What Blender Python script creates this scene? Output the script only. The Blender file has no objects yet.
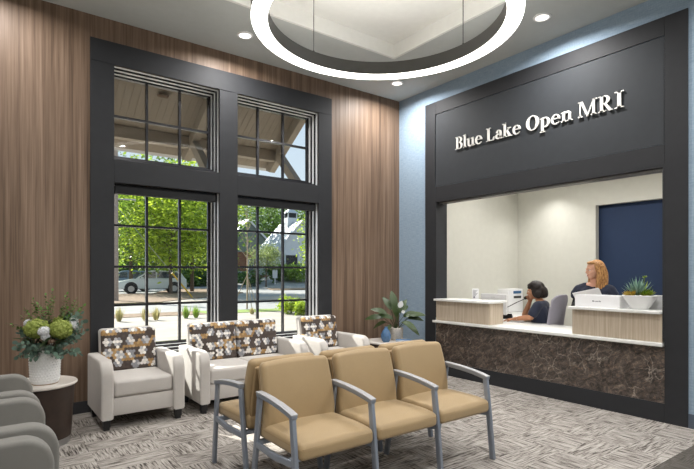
import bpy, bmesh, math, random
from mathutils import Vector, Matrix, Quaternion
PI = math.pi
R = math.radians
D = bpy.data
scene = bpy.context.scene
col = scene.collection
rnd = random.Random(7)

# ------------------------------------------------------------------ materials
def srgb(h):
    h = h.lstrip('#')
    o = []
    for i in (0, 2, 4):
        c = int(h[i:i + 2], 16) / 255
        o.append(c / 12.92 if c <= .04045 else ((c + .055) / 1.055) ** 2.4)
    return (*o, 1)

class NT:
    """small helper round a node tree"""
    def __init__(s, name):
        s.m = D.materials.new(name)
        s.m.use_nodes = True
        s.t = s.m.node_tree
        s.t.nodes.clear()
        s.out = s.t.nodes.new('ShaderNodeOutputMaterial')
    def n(s, typ, **kw):
        nd = s.t.nodes.new(typ)
        for k, v in kw.items():
            if k.startswith('_'):
                setattr(nd, k[1:], v)
            else:
                key = int(k[1:]) if k[0] == 'i' and k[1:].isdigit() else k.replace('__', ' ')
                s.put(nd.inputs[key], v)
        return nd
    def put(s, sock, v):
        if isinstance(v, bpy.types.NodeSocket):
            s.t.links.new(v, sock)
        else:
            sock.default_value = v
    def coord(s, kind='Object', scale=(1, 1, 1), rot=(0, 0, 0)):
        tc = s.n('ShaderNodeTexCoord')
        mp = s.n('ShaderNodeMapping')
        s.put(mp.inputs['Vector'], tc.outputs[kind])
        mp.inputs['Scale'].default_value = scale
        mp.inputs['Rotation'].default_value = rot
        return mp.outputs[0]
    def noise(s, vec, scale=5, detail=3, rough=.5, dist=0):
        return s.n('ShaderNodeTexNoise', Vector=vec, Scale=scale, Detail=detail, Roughness=rough, Distortion=dist)
    def ramp(s, fac, stops, interp='LINEAR'):
        r = s.n('ShaderNodeValToRGB', Fac=fac)
        cr = r.color_ramp
        cr.interpolation = interp
        while len(cr.elements) < len(stops):
            cr.elements.new(.5)
        for e, (p, c) in zip(cr.elements, stops):
            e.position = p
            e.color = srgb(c) if isinstance(c, str) else c
        return r.outputs[0]
    def math(s, op, a, b=0., c=0.):
        m = s.n('ShaderNodeMath', _operation=op)
        s.put(m.inputs[0], a); s.put(m.inputs[1], b); s.put(m.inputs[2], c)
        return m.outputs[0]
    def mix(s, fac, a, b, mode='MIX'):
        m = s.n('ShaderNodeMix', _data_type='RGBA', _blend_type=mode)
        s.put(m.inputs[0], fac); s.put(m.inputs[6], a); s.put(m.inputs[7], b)
        return m.outputs[2]
    def bsdf(s, color, rough=.5, metal=0., bump=None, bs=.2, bd=.01, spec=.5, **kw):
        p = s.n('ShaderNodeBsdfPrincipled')
        s.put(p.inputs['Base Color'], color); s.put(p.inputs['Roughness'], rough)
        s.put(p.inputs['Metallic'], metal)
        p.inputs['Specular IOR Level'].default_value = spec
        for k, v in kw.items():
            s.put(p.inputs[k.replace('__', ' ')], v)
        if bump is not None:
            b = s.n('ShaderNodeBump', Strength=bs, Distance=bd, Height=bump)
            s.t.links.new(b.outputs[0], p.inputs['Normal'])
        s.t.links.new(p.outputs[0], s.out.inputs[0])
        return s.m

def plain(name, color, rough=.5, metal=0., var=.06, scale=12, bs=.08, spec=.5, **kw):
    """one colour with slight procedural variation"""
    t = NT(name)
    v = t.coord()
    nz = t.noise(v, scale, 3)
    c = srgb(color)
    d = tuple(max(0, x * (1 - var)) for x in c[:3]) + (1,)
    u = tuple(min(1, x * (1 + var)) for x in c[:3]) + (1,)
    return t.bsdf(t.ramp(nz.outputs[0], [(.3, d), (.7, u)]), rough, metal, nz.outputs[0], bs, .003, spec, **kw)

def fabric(name, color, var=.1, scale=450, rough=.9):
    t = NT(name)
    v = t.coord()
    a = t.noise(v, scale, 2)
    b = t.noise(v, 9, 2)
    c = srgb(color)
    d = tuple(x * (1 - var) for x in c[:3]) + (1,)
    u = tuple(min(1, x * (1 + var)) for x in c[:3]) + (1,)
    f = t.math('ADD', t.math('MULTIPLY', a.outputs[0], .75), t.math('MULTIPLY', b.outputs[0], .25))
    return t.bsdf(t.ramp(f, [(.35, d), (.65, u)]), rough, 0, a.outputs[0], .25, .002, .25, Sheen__Weight=.15)

def emit(name, color, strength):
    t = NT(name)
    e = t.n('ShaderNodeEmission', Color=srgb(color), Strength=strength)
    t.t.links.new(e.outputs[0], t.out.inputs[0])
    return t.m

M = {}
def wood_wall():
    t = NT('walnut_panelling')
    tc = t.n('ShaderNodeTexCoord')
    sx = t.n('ShaderNodeSeparateXYZ', Vector=tc.outputs['Object'])
    # broad vertical strips of differing tone
    cx = t.n('ShaderNodeCombineXYZ', X=t.math('MULTIPLY', sx.outputs[0], 1.0), Z=t.math('MULTIPLY', sx.outputs[2], .02))
    strips = t.noise(cx.outputs[0], 12, 3, .8)
    cz = t.n('ShaderNodeCombineXYZ', X=sx.outputs[0], Z=t.math('MULTIPLY', sx.outputs[2], .014))
    grain = t.noise(cz.outputs[0], 45, 4, .75)
    cf = t.n('ShaderNodeCombineXYZ', X=sx.outputs[0], Z=t.math('MULTIPLY', sx.outputs[2], .012))
    fine = t.noise(cf.outputs[0], 150, 2, .6)
    f = t.math('ADD', t.math('MULTIPLY', strips.outputs[0], .45), t.math('ADD', t.math('MULTIPLY', grain.outputs[0], .35), t.math('MULTIPLY', fine.outputs[0], .2)))
    c = t.ramp(f, [(.36, '49392e'), (.46, '6b5747'), (.54, '806a59'), (.64, '98816e')])
    return t.bsdf(c, .5, 0, grain.outputs[0], .08, .002, .35)
M['wood_wall'] = wood_wall()

def light_wood():
    t = NT('grey_ash_laminate')
    v = t.coord(scale=(1, 1, .03))
    a = t.noise(v, 55, 4, .65)
    c = t.ramp(a.outputs[0], [(.3, 'ad9d89'), (.5, 'bfb09d'), (.7, 'cec1b0')])
    return t.bsdf(c, .5, 0, a.outputs[0], .04, .002, .35)
M['light_wood'] = light_wood()

def marble():
    t = NT('dark_brown_marble')
    v = t.coord(rot=(.6, .2, .3))
    warp = t.noise(v, 3.0, 5, .6)
    wv = t.n('ShaderNodeMix', _data_type='VECTOR')
    wv.inputs[0].default_value = .22
    t.put(wv.inputs[4], v); t.put(wv.inputs[5], warp.outputs['Color'])
    base = t.noise(wv.outputs[1], 10, 9, .76, 1.8)
    c1 = t.ramp(base.outputs[0], [(.32, '252222'), (.44, '47413e'), (.53, '5f5752'), (.62, '7b6f66'), (.72, '9d958e')])
    vo = t.n('ShaderNodeTexVoronoi', Vector=wv.outputs[1], Scale=7.5, _feature='DISTANCE_TO_EDGE')
    nb = t.noise(v, 2.3, 2)
    gate = t.ramp(nb.outputs[0], [(.42, (0, 0, 0, 1)), (.56, (1, 1, 1, 1))])
    e = t.ramp(vo.outputs['Distance'], [(0, (1, 1, 1, 1)), (.018, (.25, .25, .25, 1)), (.035, (0, 0, 0, 1))])
    vein = t.mix(1., e, gate, 'MULTIPLY')
    c2 = t.mix(t.math('MULTIPLY', vein, .8), c1, srgb('b9b0a6'))
    vo2 = t.n('ShaderNodeTexVoronoi', Vector=wv.outputs[1], Scale=19, _feature='DISTANCE_TO_EDGE')
    e2 = t.ramp(vo2.outputs['Distance'], [(0, (1, 1, 1, 1)), (.04, (0, 0, 0, 1))])
    c3 = t.mix(t.math('MULTIPLY', e2, .4), c2, srgb('9a7f69'))
    dv = t.n('ShaderNodeMapping', Vector=t.coord(rot=(.55, 0, 0)), Scale=(1, 3.0, 13)).outputs[0]
    dn = t.noise(dv, 2.2, 6, .7, .9)
    c4 = t.mix(.75, c3, t.ramp(dn.outputs[0], [(.36, (.28, .27, .27, 1)), (.5, (.8, .78, .76, 1)), (.64, (1.5, 1.42, 1.35, 1))]), 'MULTIPLY')
    return t.bsdf(c4, .32, 0, spec=.4)
M['marble'] = marble()

def carpet(name, cols, tile=.5):
    t = NT(name)
    tc = t.n('ShaderNodeTexCoord')
    sx = t.n('ShaderNodeSeparateXYZ', Vector=tc.outputs['Object'])
    x, y = sx.outputs[0], sx.outputs[1]
    fx = t.math('FLOOR', t.math('DIVIDE', x, tile)); fy = t.math('FLOOR', t.math('DIVIDE', y, tile * .5))
    par = t.math('FLOORED_MODULO', t.math('ADD', fx, fy), 2.)
    def streak(a, b, la, lb):
        c = t.n('ShaderNodeCombineXYZ', X=t.math('MULTIPLY', a, la), Y=t.math('MULTIPLY', b, lb), Z=t.math('ADD', t.math('MULTIPLY', fx, 3.7), t.math('MULTIPLY', fy, 5.3)))
        return t.noise(c.outputs[0], 1., 3, .6, .0).outputs[0]
    s1 = streak(x, y, 7, 95)
    s2 = streak(x, y, 95, 7)
    mixv = t.n('ShaderNodeMix', _data_type='FLOAT')
    t.put(mixv.inputs[0], par); t.put(mixv.inputs[2], s1); t.put(mixv.inputs[3], s2)
    pile = t.noise(tc.outputs['Object'], 320, 2)
    bigger = t.noise(tc.outputs['Object'], 3, 3)
    f = t.math('ADD', t.math('MULTIPLY', mixv.outputs[0], .74), t.math('ADD', t.math('MULTIPLY', pile.outputs[0], .16), t.math('MULTIPLY', bigger.outputs[0], .1)))
    c = t.ramp(f, cols)
    return t.bsdf(c, .95, 0, f, .5, .006, .1)
M['carpet'] = carpet('streaked_carpet_tile', [(.35, '37322f'), (.425, '605a55'), (.47, '8f8983'), (.54, 'a7a19b'), (.66, 'c0bab3')])
M['carpet_dark'] = carpet('dark_walk_off_carpet', [(.3, '35322f'), (.5, '55514c'), (.7, '6d6963')], .25)

def blue_wall():
    t = NT('blue_grasscloth')
    v = t.coord(scale=(1, .06, 1))
    a = t.noise(v, 190, 4, .7)
    b = t.noise(t.coord(scale=(1, 1, .1)), 160, 2)
    f = t.math('ADD', t.math('MULTIPLY', a.outputs[0], .7), t.math('MULTIPLY', b.outputs[0], .3))
    c = t.ramp(f, [(.35, '8398ad'), (.5, '93a7ba'), (.65, 'a3b5c5')])
    return t.bsdf(c, .75, 0, a.outputs[0], .15, .002, .2)
M['blue_wall'] = blue_wall()

def floral():
    t = NT('floral_upholstery')
    tc = t.n('ShaderNodeTexCoord')
    sx = t.n('ShaderNodeSeparateXYZ', Vector=tc.outputs['Object'])
    v = t.n('ShaderNodeCombineXYZ', X=t.math('DIVIDE', sx.outputs[0], .030), Y=t.math('DIVIDE', sx.outputs[2], .030)).outputs[0]
    def vm(op, a, b_=(0, 0, 0), c=None):
        n = t.n('ShaderNodeVectorMath', _operation=op); t.put(n.inputs[0], a); t.put(n.inputs[1], b_)
        if c is not None: t.put(n.inputs[2], c)
        return n
    s3 = 1.7320508
    # hexagonal lattice: nearest of two interleaved rectangular grids
    def cell(off):
        p_ = vm('SUBTRACT', v, off).outputs[0]
        w = vm('WRAP', p_, (.5, s3 / 2, .5), (-.5, -s3 / 2, -.5)).outputs[0]
        return w
    a_ = cell((0, 0, 0)); b2 = cell((.5, s3 / 2, 0))
    la = vm('LENGTH', a_).outputs['Value']; lb = vm('LENGTH', b2).outputs['Value']
    pick = t.math('LESS_THAN', lb, la)
    mv = t.n('ShaderNodeMix', _data_type='VECTOR'); t.put(mv.inputs[0], pick); t.put(mv.inputs[4], a_); t.put(mv.inputs[5], b2)
    loc = mv.outputs[1]; cid = vm('SUBTRACT', v, loc).outputs[0]
    dist = vm('LENGTH', loc).outputs['Value']
    clus = t.n('ShaderNodeTexVoronoi', Vector=cid, Scale=.255, Randomness=.42, _voronoi_dimensions='2D')
    wn = t.n('ShaderNodeTexWhiteNoise', Vector=vm('SNAP', vm('ADD', cid, (.01, .01, 0)).outputs[0], (.5, .433, 1)).outputs[0])
    sc = t.n('ShaderNodeSeparateColor', Color=wn.outputs['Color'])
    inclus = t.math('LESS_THAN', clus.outputs['Distance'], .37)
    disc = t.math('LESS_THAN', dist, .53)
    white = t.ramp(sc.outputs[0], [(0, '8f9095'), (.3, 'b9b9bb'), (.55, 'ded9d3'), (.8, 'efebe5')], 'CONSTANT')
    goldc = t.ramp(sc.outputs[1], [(0, '9c7d55'), (.5, 'b08f63'), (.8, 'bda077')], 'CONSTANT')
    brown = t.ramp(sc.outputs[2], [(0, '4f4642'), (.6, '564d48')], 'CONSTANT')
    band = t.noise(vm('MULTIPLY', cid, (.10, .34, 1)).outputs[0], 1.0, 1)
    gold_on = t.math('GREATER_THAN', band.outputs[0], .55)
    c = t.mix(t.math('MULTIPLY', gold_on, disc), brown, goldc)
    c = t.mix(t.math('MULTIPLY', inclus, disc), c, white)
    n2 = t.noise(tc.outputs['Object'], 500, 1)
    return t.bsdf(c, .85, 0, n2.outputs[0], .2, .001, .2)
M['floral'] = floral()

def glass(name='window_glass'):
    t = NT(name)
    fr = t.n('ShaderNodeFresnel', IOR=1.45)
    tr = t.n('ShaderNodeBsdfTransparent', Color=(.97, .985, .98, 1))
    gl = t.n('ShaderNodeBsdfGlossy', Roughness=.01)
    mx = t.n('ShaderNodeMixShader', Fac=t.math('MULTIPLY', fr.outputs[0], .3))
    t.t.links.new(tr.outputs[0], mx.inputs[1]); t.t.links.new(gl.outputs[0], mx.inputs[2])
    t.t.links.new(mx.outputs[0], t.out.inputs[0])
    return t.m
M['glass'] = glass()

def leafmat(name, dark, light, trans=.35, rough=.5):
    t = NT(name)
    g = t.n('ShaderNodeNewGeometry')
    rn = t.n('ShaderNodeTexNoise', Vector=t.coord(), Scale=3.5, Detail=2)
    wn = t.n('ShaderNodeTexWhiteNoise', Vector=t.n('ShaderNodeVectorMath', _operation='SNAP', i0=t.coord(), i1=(.07, .07, .07)).outputs[0])
    f = t.math('ADD', t.math('MULTIPLY', g.outputs['Random Per Island'], .7), t.math('MULTIPLY', rn.outputs[0], .3))
    c = t.ramp(f, [(.1, dark), (.85, light)])
    p = t.n('ShaderNodeBsdfPrincipled', Roughness=rough)
    t.put(p.inputs['Base Color'], c)
    tl = t.n('ShaderNodeBsdfTranslucent', Color=c)
    mx = t.n('ShaderNodeMixShader', Fac=trans)
    t.t.links.new(p.outputs[0], mx.inputs[1]); t.t.links.new(tl.outputs[0], mx.inputs[2])
    t.t.links.new(mx.outputs[0], t.out.inputs[0])
    return t.m

M['charcoal'] = plain('charcoal_satin_paint', '2f3033', .6, var=.05, spec=.25)
M['charcoal_gloss'] = plain('black_window_metal', '2a2a2e', .22, .3, var=.04)
M['panel'] = plain('slate_panel_paint', '373a3e', .65, var=.04, spec=.25)
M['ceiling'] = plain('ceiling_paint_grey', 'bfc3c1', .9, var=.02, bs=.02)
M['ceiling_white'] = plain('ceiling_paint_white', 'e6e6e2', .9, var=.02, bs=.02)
M['office_wall'] = plain('office_wall_paint', 'd2d1c8', .85, var=.02, bs=.02)
M['trim_white'] = plain('office_trim_paint', 'd8d6cb', .7, var=.02, bs=.02)
M['navy'] = plain('navy_wall_paint', '1b3153', .7, var=.03, bs=.02)
M['quartz'] = plain('white_quartz', 'e9e9e6', .25, var=.03, scale=30, bs=0)
M['base_blue'] = plain('slate_baseboard', '4b5563', .6, var=.03)
M['base_dark'] = plain('dark_baseboard', '37373b', .6, var=.03)
M['letter'] = plain('white_letter_acrylic', 'f4f2ee', .4, var=.01)
M['ac_fabric'] = fabric('oatmeal_upholstery', 'c2bdb8', .07)
M['grey_fabric'] = fabric('sage_grey_upholstery', '7d7b76', .12)
M['tan'] = fabric('tan_vinyl', 'a8906c', .05, 300, .5)
M['tan_dark'] = plain('tan_welt', '9c835f', .6)
M['steel'] = plain('silver_powder_coat', '8f97a4', .38, .35, var=.03)
M['arm_pad'] = plain('grey_arm_pad', 'a9a9ac', .45, var=.03)
M['black'] = plain('black_plastic', '17171a', .4, var=.05)
M['white_plastic'] = plain('white_plastic', 'e8e8ea', .4, var=.02)
M['grey_plastic'] = plain('grey_plastic', '9a9aa0', .5, var=.03)
M['paper'] = plain('white_paper', 'f2f2f4', .8, var=.01)
M['espresso'] = plain('espresso_veneer', '33261f', .38, var=.2, scale=14)
M['table_top'] = plain('white_table_laminate', 'd9d2ca', .35, var=.02)
M['silver'] = plain('brushed_silver', 'a6a6a6', .35, .8, var=.05)
M['ceramic'] = plain('white_ceramic', 'eeeeee', .35, var=.02)
M['pot'] = plain('speckled_stone_pot', 'bdb6ac', .7, var=.15, scale=60)
M['blue_glass'] = plain('blue_glazed_ceramic', '48688c', .12, var=.2, scale=20)
M['book_blue'] = plain('blue_book_cloth', '4f7ba8', .6)
M['ring_body'] = plain('ring_dark_metal', '4c4b49', .45, .2, var=.05)
M['ring_light'] = emit('ring_diffuser', 'fffaf2', 5.5)
M['ring_up'] = emit('ring_uplight_glow', 'fffaf2', 16.0)
M['strip'] = plain('polished_jamb_strip', 'eff0f2', .35, .2, var=.02)
M['lens'] = emit('downlight_lens', 'fff8ee', 3.0)
M['office_chair'] = fabric('lavender_grey_mesh', '9a97a3', .05)
M['screen'] = plain('screen_glass', '20242c', .15)
M['label_blue'] = plain('blue_label', '2b5d8c', .5)
M['ink'] = plain('grey_ink', '6d6d78', .6)
M['skin1'] = plain('skin_warm', 'b98463', .55, var=.04, bs=.02)
M['skin2'] = plain('skin_fair', 'd9a68c', .55, var=.04, bs=.02)
M['scrub'] = fabric('navy_scrub_cloth', '2c3142', .1)
M['black_cloth'] = fabric('black_knit', '15151a', .1)
M['trouser'] = fabric('dark_trouser', '23242c', .1)
def hairmat(name, a, b):
    t = NT(name)
    v = t.coord(scale=(1, 1, .12))
    n = t.noise(v, 160, 3, .6)
    return t.bsdf(t.ramp(n.outputs[0], [(.35, a), (.65, b)]), .42, 0, n.outputs[0], .6, .004, .4)
M['hair_black'] = hairmat('black_hair', '120e0d', '2a201c')
M['hair_blond'] = hairmat('copper_blond_hair', '7a4c28', 'd4a268')
M['eye'] = plain('eye_dark', '231a16', .2)
M['eye_white'] = plain('eye_white', 'e9e4df', .3)
M['lip'] = plain('lip', 'a4544a', .5)
# outdoors
M['concrete'] = plain('sunny_concrete', '9c9388', .9, var=.12, scale=1.5)
M['asphalt'] = plain('grey_asphalt', '8b8a88', .9, var=.1, scale=1.2)
M['mulch'] = plain('brown_mulch', '79644f', .95, var=.35, scale=6)
M['grass_ground'] = plain('grass_ground', '75883c', .95, var=.3, scale=5)
M['bark'] = plain('tree_bark', '5b4c3f', .9, var=.3, scale=20)
M['bark_pale'] = plain('pale_bark', 'a08d78', .9, var=.2, scale=20)
M['leaf_bright'] = leafmat('bright_leaves', '5c7a1e', 'c3d64a', .55)
M['leaf_mid'] = leafmat('mid_green_leaves', '486628', '9dba48', .5)
M['leaf_deep'] = leafmat('deep_green_leaves', '3a5529', '7a9a44', .45)
M['leaf_pale'] = leafmat('pale_green_leaves', '6d7f3e', 'b3bd7a', .4)
M['straw'] = leafmat('straw_grass', '8f8a55', 'cfc48c', .4)
M['soffit'] = plain('taupe_soffit_paint', '8c857a', .8, var=.04)
M['beam'] = plain('taupe_timber_paint', '8f887c', .75, var=.05)
M['siding'] = plain('white_siding', 'c9ccd0', .8, var=.03)
M['metal_roof'] = plain('pale_metal_roof', 'b9bcbf', .5, .1, var=.05)
M['green_siding'] = plain('grey_green_siding', '66706a', .8, var=.05)
M['brick'] = plain('brown_brick', '75503e', .9, var=.3, scale=9)
M['car_white'] = plain('white_car_paint', 'd5dad8', .25, var=.01)
M['car_blue'] = plain('blue_car_paint', '6f84a0', .25, var=.01)
M['car_dark'] = plain('dark_car_paint', '333842', .25, var=.01)
M['car_glass'] = plain('car_glass', '3a444c', .08)
M['tyre'] = plain('tyre_rubber', '1d1d1e', .8)
M['yellow'] = plain('yellow_guard', 'c9a62f', .6)
M['post_wood'] = plain('weathered_pole', '9b8c80', .9, var=.2, scale=20)
M['leaf_plant'] = leafmat('dark_glossy_leaf', '16240f', '3a4f24', .12, .45)
M['leaf_euc'] = leafmat('eucalyptus_leaf', '4b6257', '7f9a88', .2, .6)
M['leaf_spray'] = leafmat('fresh_spray_leaf', '2e4a1e', '5c8434', .25, .5)
M['hydrangea'] = leafmat('green_hydrangea', '84953c', 'bcc670', .3, .7)
M['blossom'] = leafmat('white_blossom', 'd9dbe0', 'fafafa', .3, .7)
M['stem'] = plain('brown_stem', '6a4a3a', .7)
M['succ_blue'] = leafmat('blue_succulent', '4f7468', '9ab8a6', .15, .5)
M['succ_green'] = leafmat('green_succulent', '4c7a22', 'a5b93a', .2, .5)
M['succ_gold'] = leafmat('gold_succulent', '9a7a28', 'd0b84a', .2, .5)

# ------------------------------------------------------------------ mesh helpers
def root_loc(o):
    while o.parent: o = o.parent
    return o.location.copy()

def tag(o, label=None, cat=None, group=None, kind=None):
    if label: o['label'] = label
    if cat: o['category'] = cat
    if group: o['group'] = group
    if kind: o['kind'] = kind
    return o

def thing(name, label, cat, loc=(0, 0, 0), rz=0, group=None):
    o = D.objects.new(name, None)
    o.empty_display_size = .05
    col.objects.link(o)
    o.location = loc; o.rotation_euler = (0, 0, rz)
    return tag(o, label, cat, group)

def place(root, loc, rz=None):
    root.location = loc
    if rz is not None: root.rotation_euler = (0, 0, rz)

def copy_tree(o, parent=None):
    c = o.copy(); col.objects.link(c)
    c.parent = parent
    for ch in list(o.children):
        copy_tree(ch, c)
    return c

class MB:
    def __init__(s): s.b = bmesh.new()
    def add(s, vs, fs, mi=0):
        bv = [s.b.verts.new(v) for v in vs]
        for f in fs:
            try:
                fc = s.b.faces.new([bv[i] for i in f]); fc.material_index = mi
            except ValueError: pass
        return bv
    def box(s, x0, x1, y0, y1, z0, z1, bev=0, seg=2, mi=0, T=None):
        t = bmesh.new()
        vs = [t.verts.new((x, y, z)) for x in (x0, x1) for y in (y0, y1) for z in (z0, z1)]
        for f in ((0, 1, 3, 2), (4, 6, 7, 5), (0, 4, 5, 1), (2, 3, 7, 6), (0, 2, 6, 4), (1, 5, 7, 3)):
            t.faces.new([vs[i] for i in f])
        bmesh.ops.recalc_face_normals(t, faces=t.faces)
        if bev: bmesh.ops.bevel(t, geom=list(t.edges), offset=bev, segments=seg, affect='EDGES', profile=.5)
        s.merge(t, T, mi); return s
    def merge(s, t, T=None, mi=0):
        if T is not None: bmesh.ops.transform(t, matrix=T, verts=t.verts)
        t.verts.index_update()
        bv = [s.b.verts.new(v.co) for v in t.verts]
        for f in t.faces:
            fc = s.b.faces.new([bv[v.index] for v in f.verts]); fc.material_index = mi
        t.free()
    def prism(s, prof, axis, a, b, bev=0, seg=2, mi=0, T=None):
        """profile of 2-D points extruded along axis 'x','y' or 'z' from a to b"""
        t = bmesh.new()
        def P(p, w):
            return {'x': (w, p[0], p[1]), 'y': (p[0], w, p[1]), 'z': (p[0], p[1], w)}[axis]
        A = [t.verts.new(P(p, a)) for p in prof]; B = [t.verts.new(P(p, b)) for p in prof]
        n = len(prof)
        t.faces.new(A); t.faces.new(B[::-1])
        for i in range(n): t.faces.new([A[i], B[i], B[(i + 1) % n], A[(i + 1) % n]])
        bmesh.ops.recalc_face_normals(t, faces=t.faces)
        if bev:
            ed = [e for e in t.edges if (e.verts[0] in A) == (e.verts[1] in A)]
            bmesh.ops.bevel(t, geom=ed, offset=bev, segments=seg, affect='EDGES', profile=.5)
        s.merge(t, T, mi); return s
    def lathe(s, prof, c=(0, 0, 0), seg=32, mi=0, T=None, sx=1, sy=1):
        t = bmesh.new(); rings = []
        for r, z in prof:
            if r < 1e-6: rings.append([t.verts.new((c[0], c[1], c[2] + z))])
            else: rings.append([t.verts.new((c[0] + r * sx * math.cos(2 * PI * i / seg), c[1] + r * sy * math.sin(2 * PI * i / seg), c[2] + z)) for i in range(seg)])
        for a, b in zip(rings, rings[1:]):
            for i in range(seg):
                j = (i + 1) % seg
                q = [a[i % len(a)], a[j % len(a)], b[j % len(b)], b[i % len(b)]]
                q2 = []
                for v in q:
                    if v not in q2: q2.append(v)
                if len(q2) > 2: t.faces.new(q2)
        bmesh.ops.recalc_face_normals(t, faces=t.faces)
        s.merge(t, T, mi); return s
    def tube(s, path, r, seg=8, mi=0, flat=1., up=(0, 0, 1)):
        """round or oval tube along a path; r a number or a list"""
        pts = [Vector(p) for p in path]; n = len(pts)
        rs = r if isinstance(r, (list, tuple)) else [r] * n
        t = bmesh.new(); rings = []; u0 = None
        for i, p in enumerate(pts):
            d = (pts[min(i + 1, n - 1)] - pts[max(i - 1, 0)]).normalized()
            if u0 is None:
                u0 = Vector(up) if abs(d.dot(Vector(up))) < .95 else Vector((1, 0, 0))
            a = (u0 - d * u0.dot(d)).normalized(); u0 = a; b = d.cross(a)
            rings.append([t.verts.new(p + a * (rs[i] * flat * math.sin(2 * PI * k / seg)) + b * (rs[i] * math.cos(2 * PI * k / seg))) for k in range(seg)])
        for A, B in zip(rings, rings[1:]):
            for k in range(seg): t.faces.new([A[k], A[(k + 1) % seg], B[(k + 1) % seg], B[k]])
        t.faces.new(rings[0][::-1]); t.faces.new(rings[-1])
        bmesh.ops.recalc_face_normals(t, faces=t.faces)
        s.merge(t, None, mi); return s
    def bar(s, path, w, h, up=(0, 0, 1), bev=0, mi=0):
        """rectangular bar along a path: w sideways, h along up"""
        pts = [Vector(p) for p in path]; n = len(pts)
        t = bmesh.new(); rings = []
        for i, p in enumerate(pts):
            d = (pts[min(i + 1, n - 1)] - pts[max(i - 1, 0)]).normalized()
            u = Vector(up); a = (u - d * u.dot(d)).normalized(); b = d.cross(a)
            rings.append([t.verts.new(p + b * sx * w / 2 + a * sy * h / 2) for sx, sy in ((-1, -1), (1, -1), (1, 1), (-1, 1))])
        for A, B in zip(rings, rings[1:]):
            for k in range(4): t.faces.new([A[k], A[(k + 1) % 4], B[(k + 1) % 4], B[k]])
        t.faces.new(rings[0][::-1]); t.faces.new(rings[-1])
        bmesh.ops.recalc_face_normals(t, faces=t.faces)
        if bev: bmesh.ops.bevel(t, geom=list(t.edges), offset=bev, segments=2, affect='EDGES', profile=.5)
        s.merge(t, None, mi); return s
    def ball(s, c, r, rot=None, sub=2, mi=0):
        t = bmesh.new(); bmesh.ops.create_icosphere(t, subdivisions=sub, radius=1)
        r = r if isinstance(r, (tuple, list)) else (r, r, r)
        Tm = Matrix.Translation(c) @ (rot.to_4x4() if rot else Matrix.Identity(4)) @ Matrix.Diagonal((*r, 1))
        s.merge(t, Tm, mi); return s
    def rbox(s, c, size, r, n=6, puff=(0, 0, 0), T=None, mi=0, xf=None):
        """rounded, optionally puffed cushion block"""
        h = [q / 2 for q in size]
        def ax(H):
            rr = min(r, H * .98)
            ed = [rr * math.tan(a * PI / 16) for a in range(0, 5)]
            lo = [-H + rr - e for e in ed[::-1]]
            m = [-(H - rr) + 2 * (H - rr) * k / n for k in range(1, n)]
            return [x for x in lo] + m + [-x for x in lo[::-1]]
        A = [ax(q) for q in h]
        t = bmesh.new()
        def face(f, sgn):
            a, b = [(1, 2), (0, 2), (0, 1)][f]
            g = [[None] * len(A[b]) for _ in A[a]]
            for i, p in enumerate(A[a]):
                for j, q in enumerate(A[b]):
                    v = [0, 0, 0]; v[f] = sgn * h[f]; v[a] = p; v[b] = q
                    inner = [max(-(h[k] - min(r, h[k] * .98)), min(h[k] - min(r, h[k] * .98), v[k])) for k in range(3)]
                    d = Vector(v) - Vector(inner)
                    if d.length > 1e-9:
                        L = d.length; rr = min(r, min(h) * .98) if L > 0 else 0
                        d = d / L * min(r, L if L < r else r)
                    o = Vector(inner) + d
                    u = v[a] / h[a]; w = v[b] / h[b]
                    o[f] += sgn * puff[f] * (1 - u * u) * (1 - w * w)
                    o += Vector(c)
                    if xf: o = Vector(xf(o))
                    g[i][j] = t.verts.new(o)
            for i in range(len(A[a]) - 1):
                for j in range(len(A[b]) - 1):
                    t.faces.new([g[i][j], g[i + 1][j], g[i + 1][j + 1], g[i][j + 1]])
        for f in range(3):
            for sg in (-1, 1): face(f, sg)
        bmesh.ops.remove_doubles(t, verts=t.verts, dist=1e-4)
        bmesh.ops.recalc_face_normals(t, faces=t.faces)
        s.merge(t, T, mi); return s
    def leaf(s, base, d, up, L, W, bend=.3, mi=0, fold=.15, n=4):
        """pointed leaf strip growing from base along d"""
        d = Vector(d).normalized(); up = Vector(up)
        up = (up - d * up.dot(d)); up = up.normalized() if up.length > 1e-4 else Vector((0, 0, 1))
        sd = d.cross(up).normalized(); base = Vector(base)
        vs = []; fs = []
        for i in range(n + 1):
            t = i / n; w = W * .5 * math.sin(PI * min(1, t * .92 + .08)) ** .8 if i < n else 0
            c = base + d * (L * t) - up * (bend * L * t * t)
            vs += [c - sd * w + up * fold * w, c, c + sd * w + up * fold * w]
        for i in range(n):
            a = 3 * i
            fs += [(a, a + 1, a + 4, a + 3), (a + 1, a + 2, a + 5, a + 4)]
        s.add(vs, fs, mi); return s
    def build(s, name, mats, parent=None, smooth=True, angle=40):
        me = D.meshes.new(name)
        if parent is not None:
            o_ = root_loc(parent)
            bmesh.ops.translate(s.b, verts=s.b.verts, vec=-o_)
        s.b.to_mesh(me); s.b.free()
        for m in (mats if isinstance(mats, (list, tuple)) else [mats]):
            me.materials.append(M[m] if isinstance(m, str) else m)
        if smooth:
            me.polygons.foreach_set('use_smooth', [True] * len(me.polygons))
            if angle: me.set_sharp_from_angle(angle=R(angle))
        o = D.objects.new(name, me); col.objects.link(o)
        if parent is not None: o.parent = parent
        return o
def struct(name, mb, mat, smooth=False):
    o = mb.build(name, mat, None, smooth); o['kind'] = 'structure'; return o
def arc(cx, cy, r, a0, a1, n):
    return [(cx + r * math.cos(R(a0 + (a1 - a0) * i / n)), cy + r * math.sin(R(a0 + (a1 - a0) * i / n))) for i in range(n + 1)]
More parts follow.
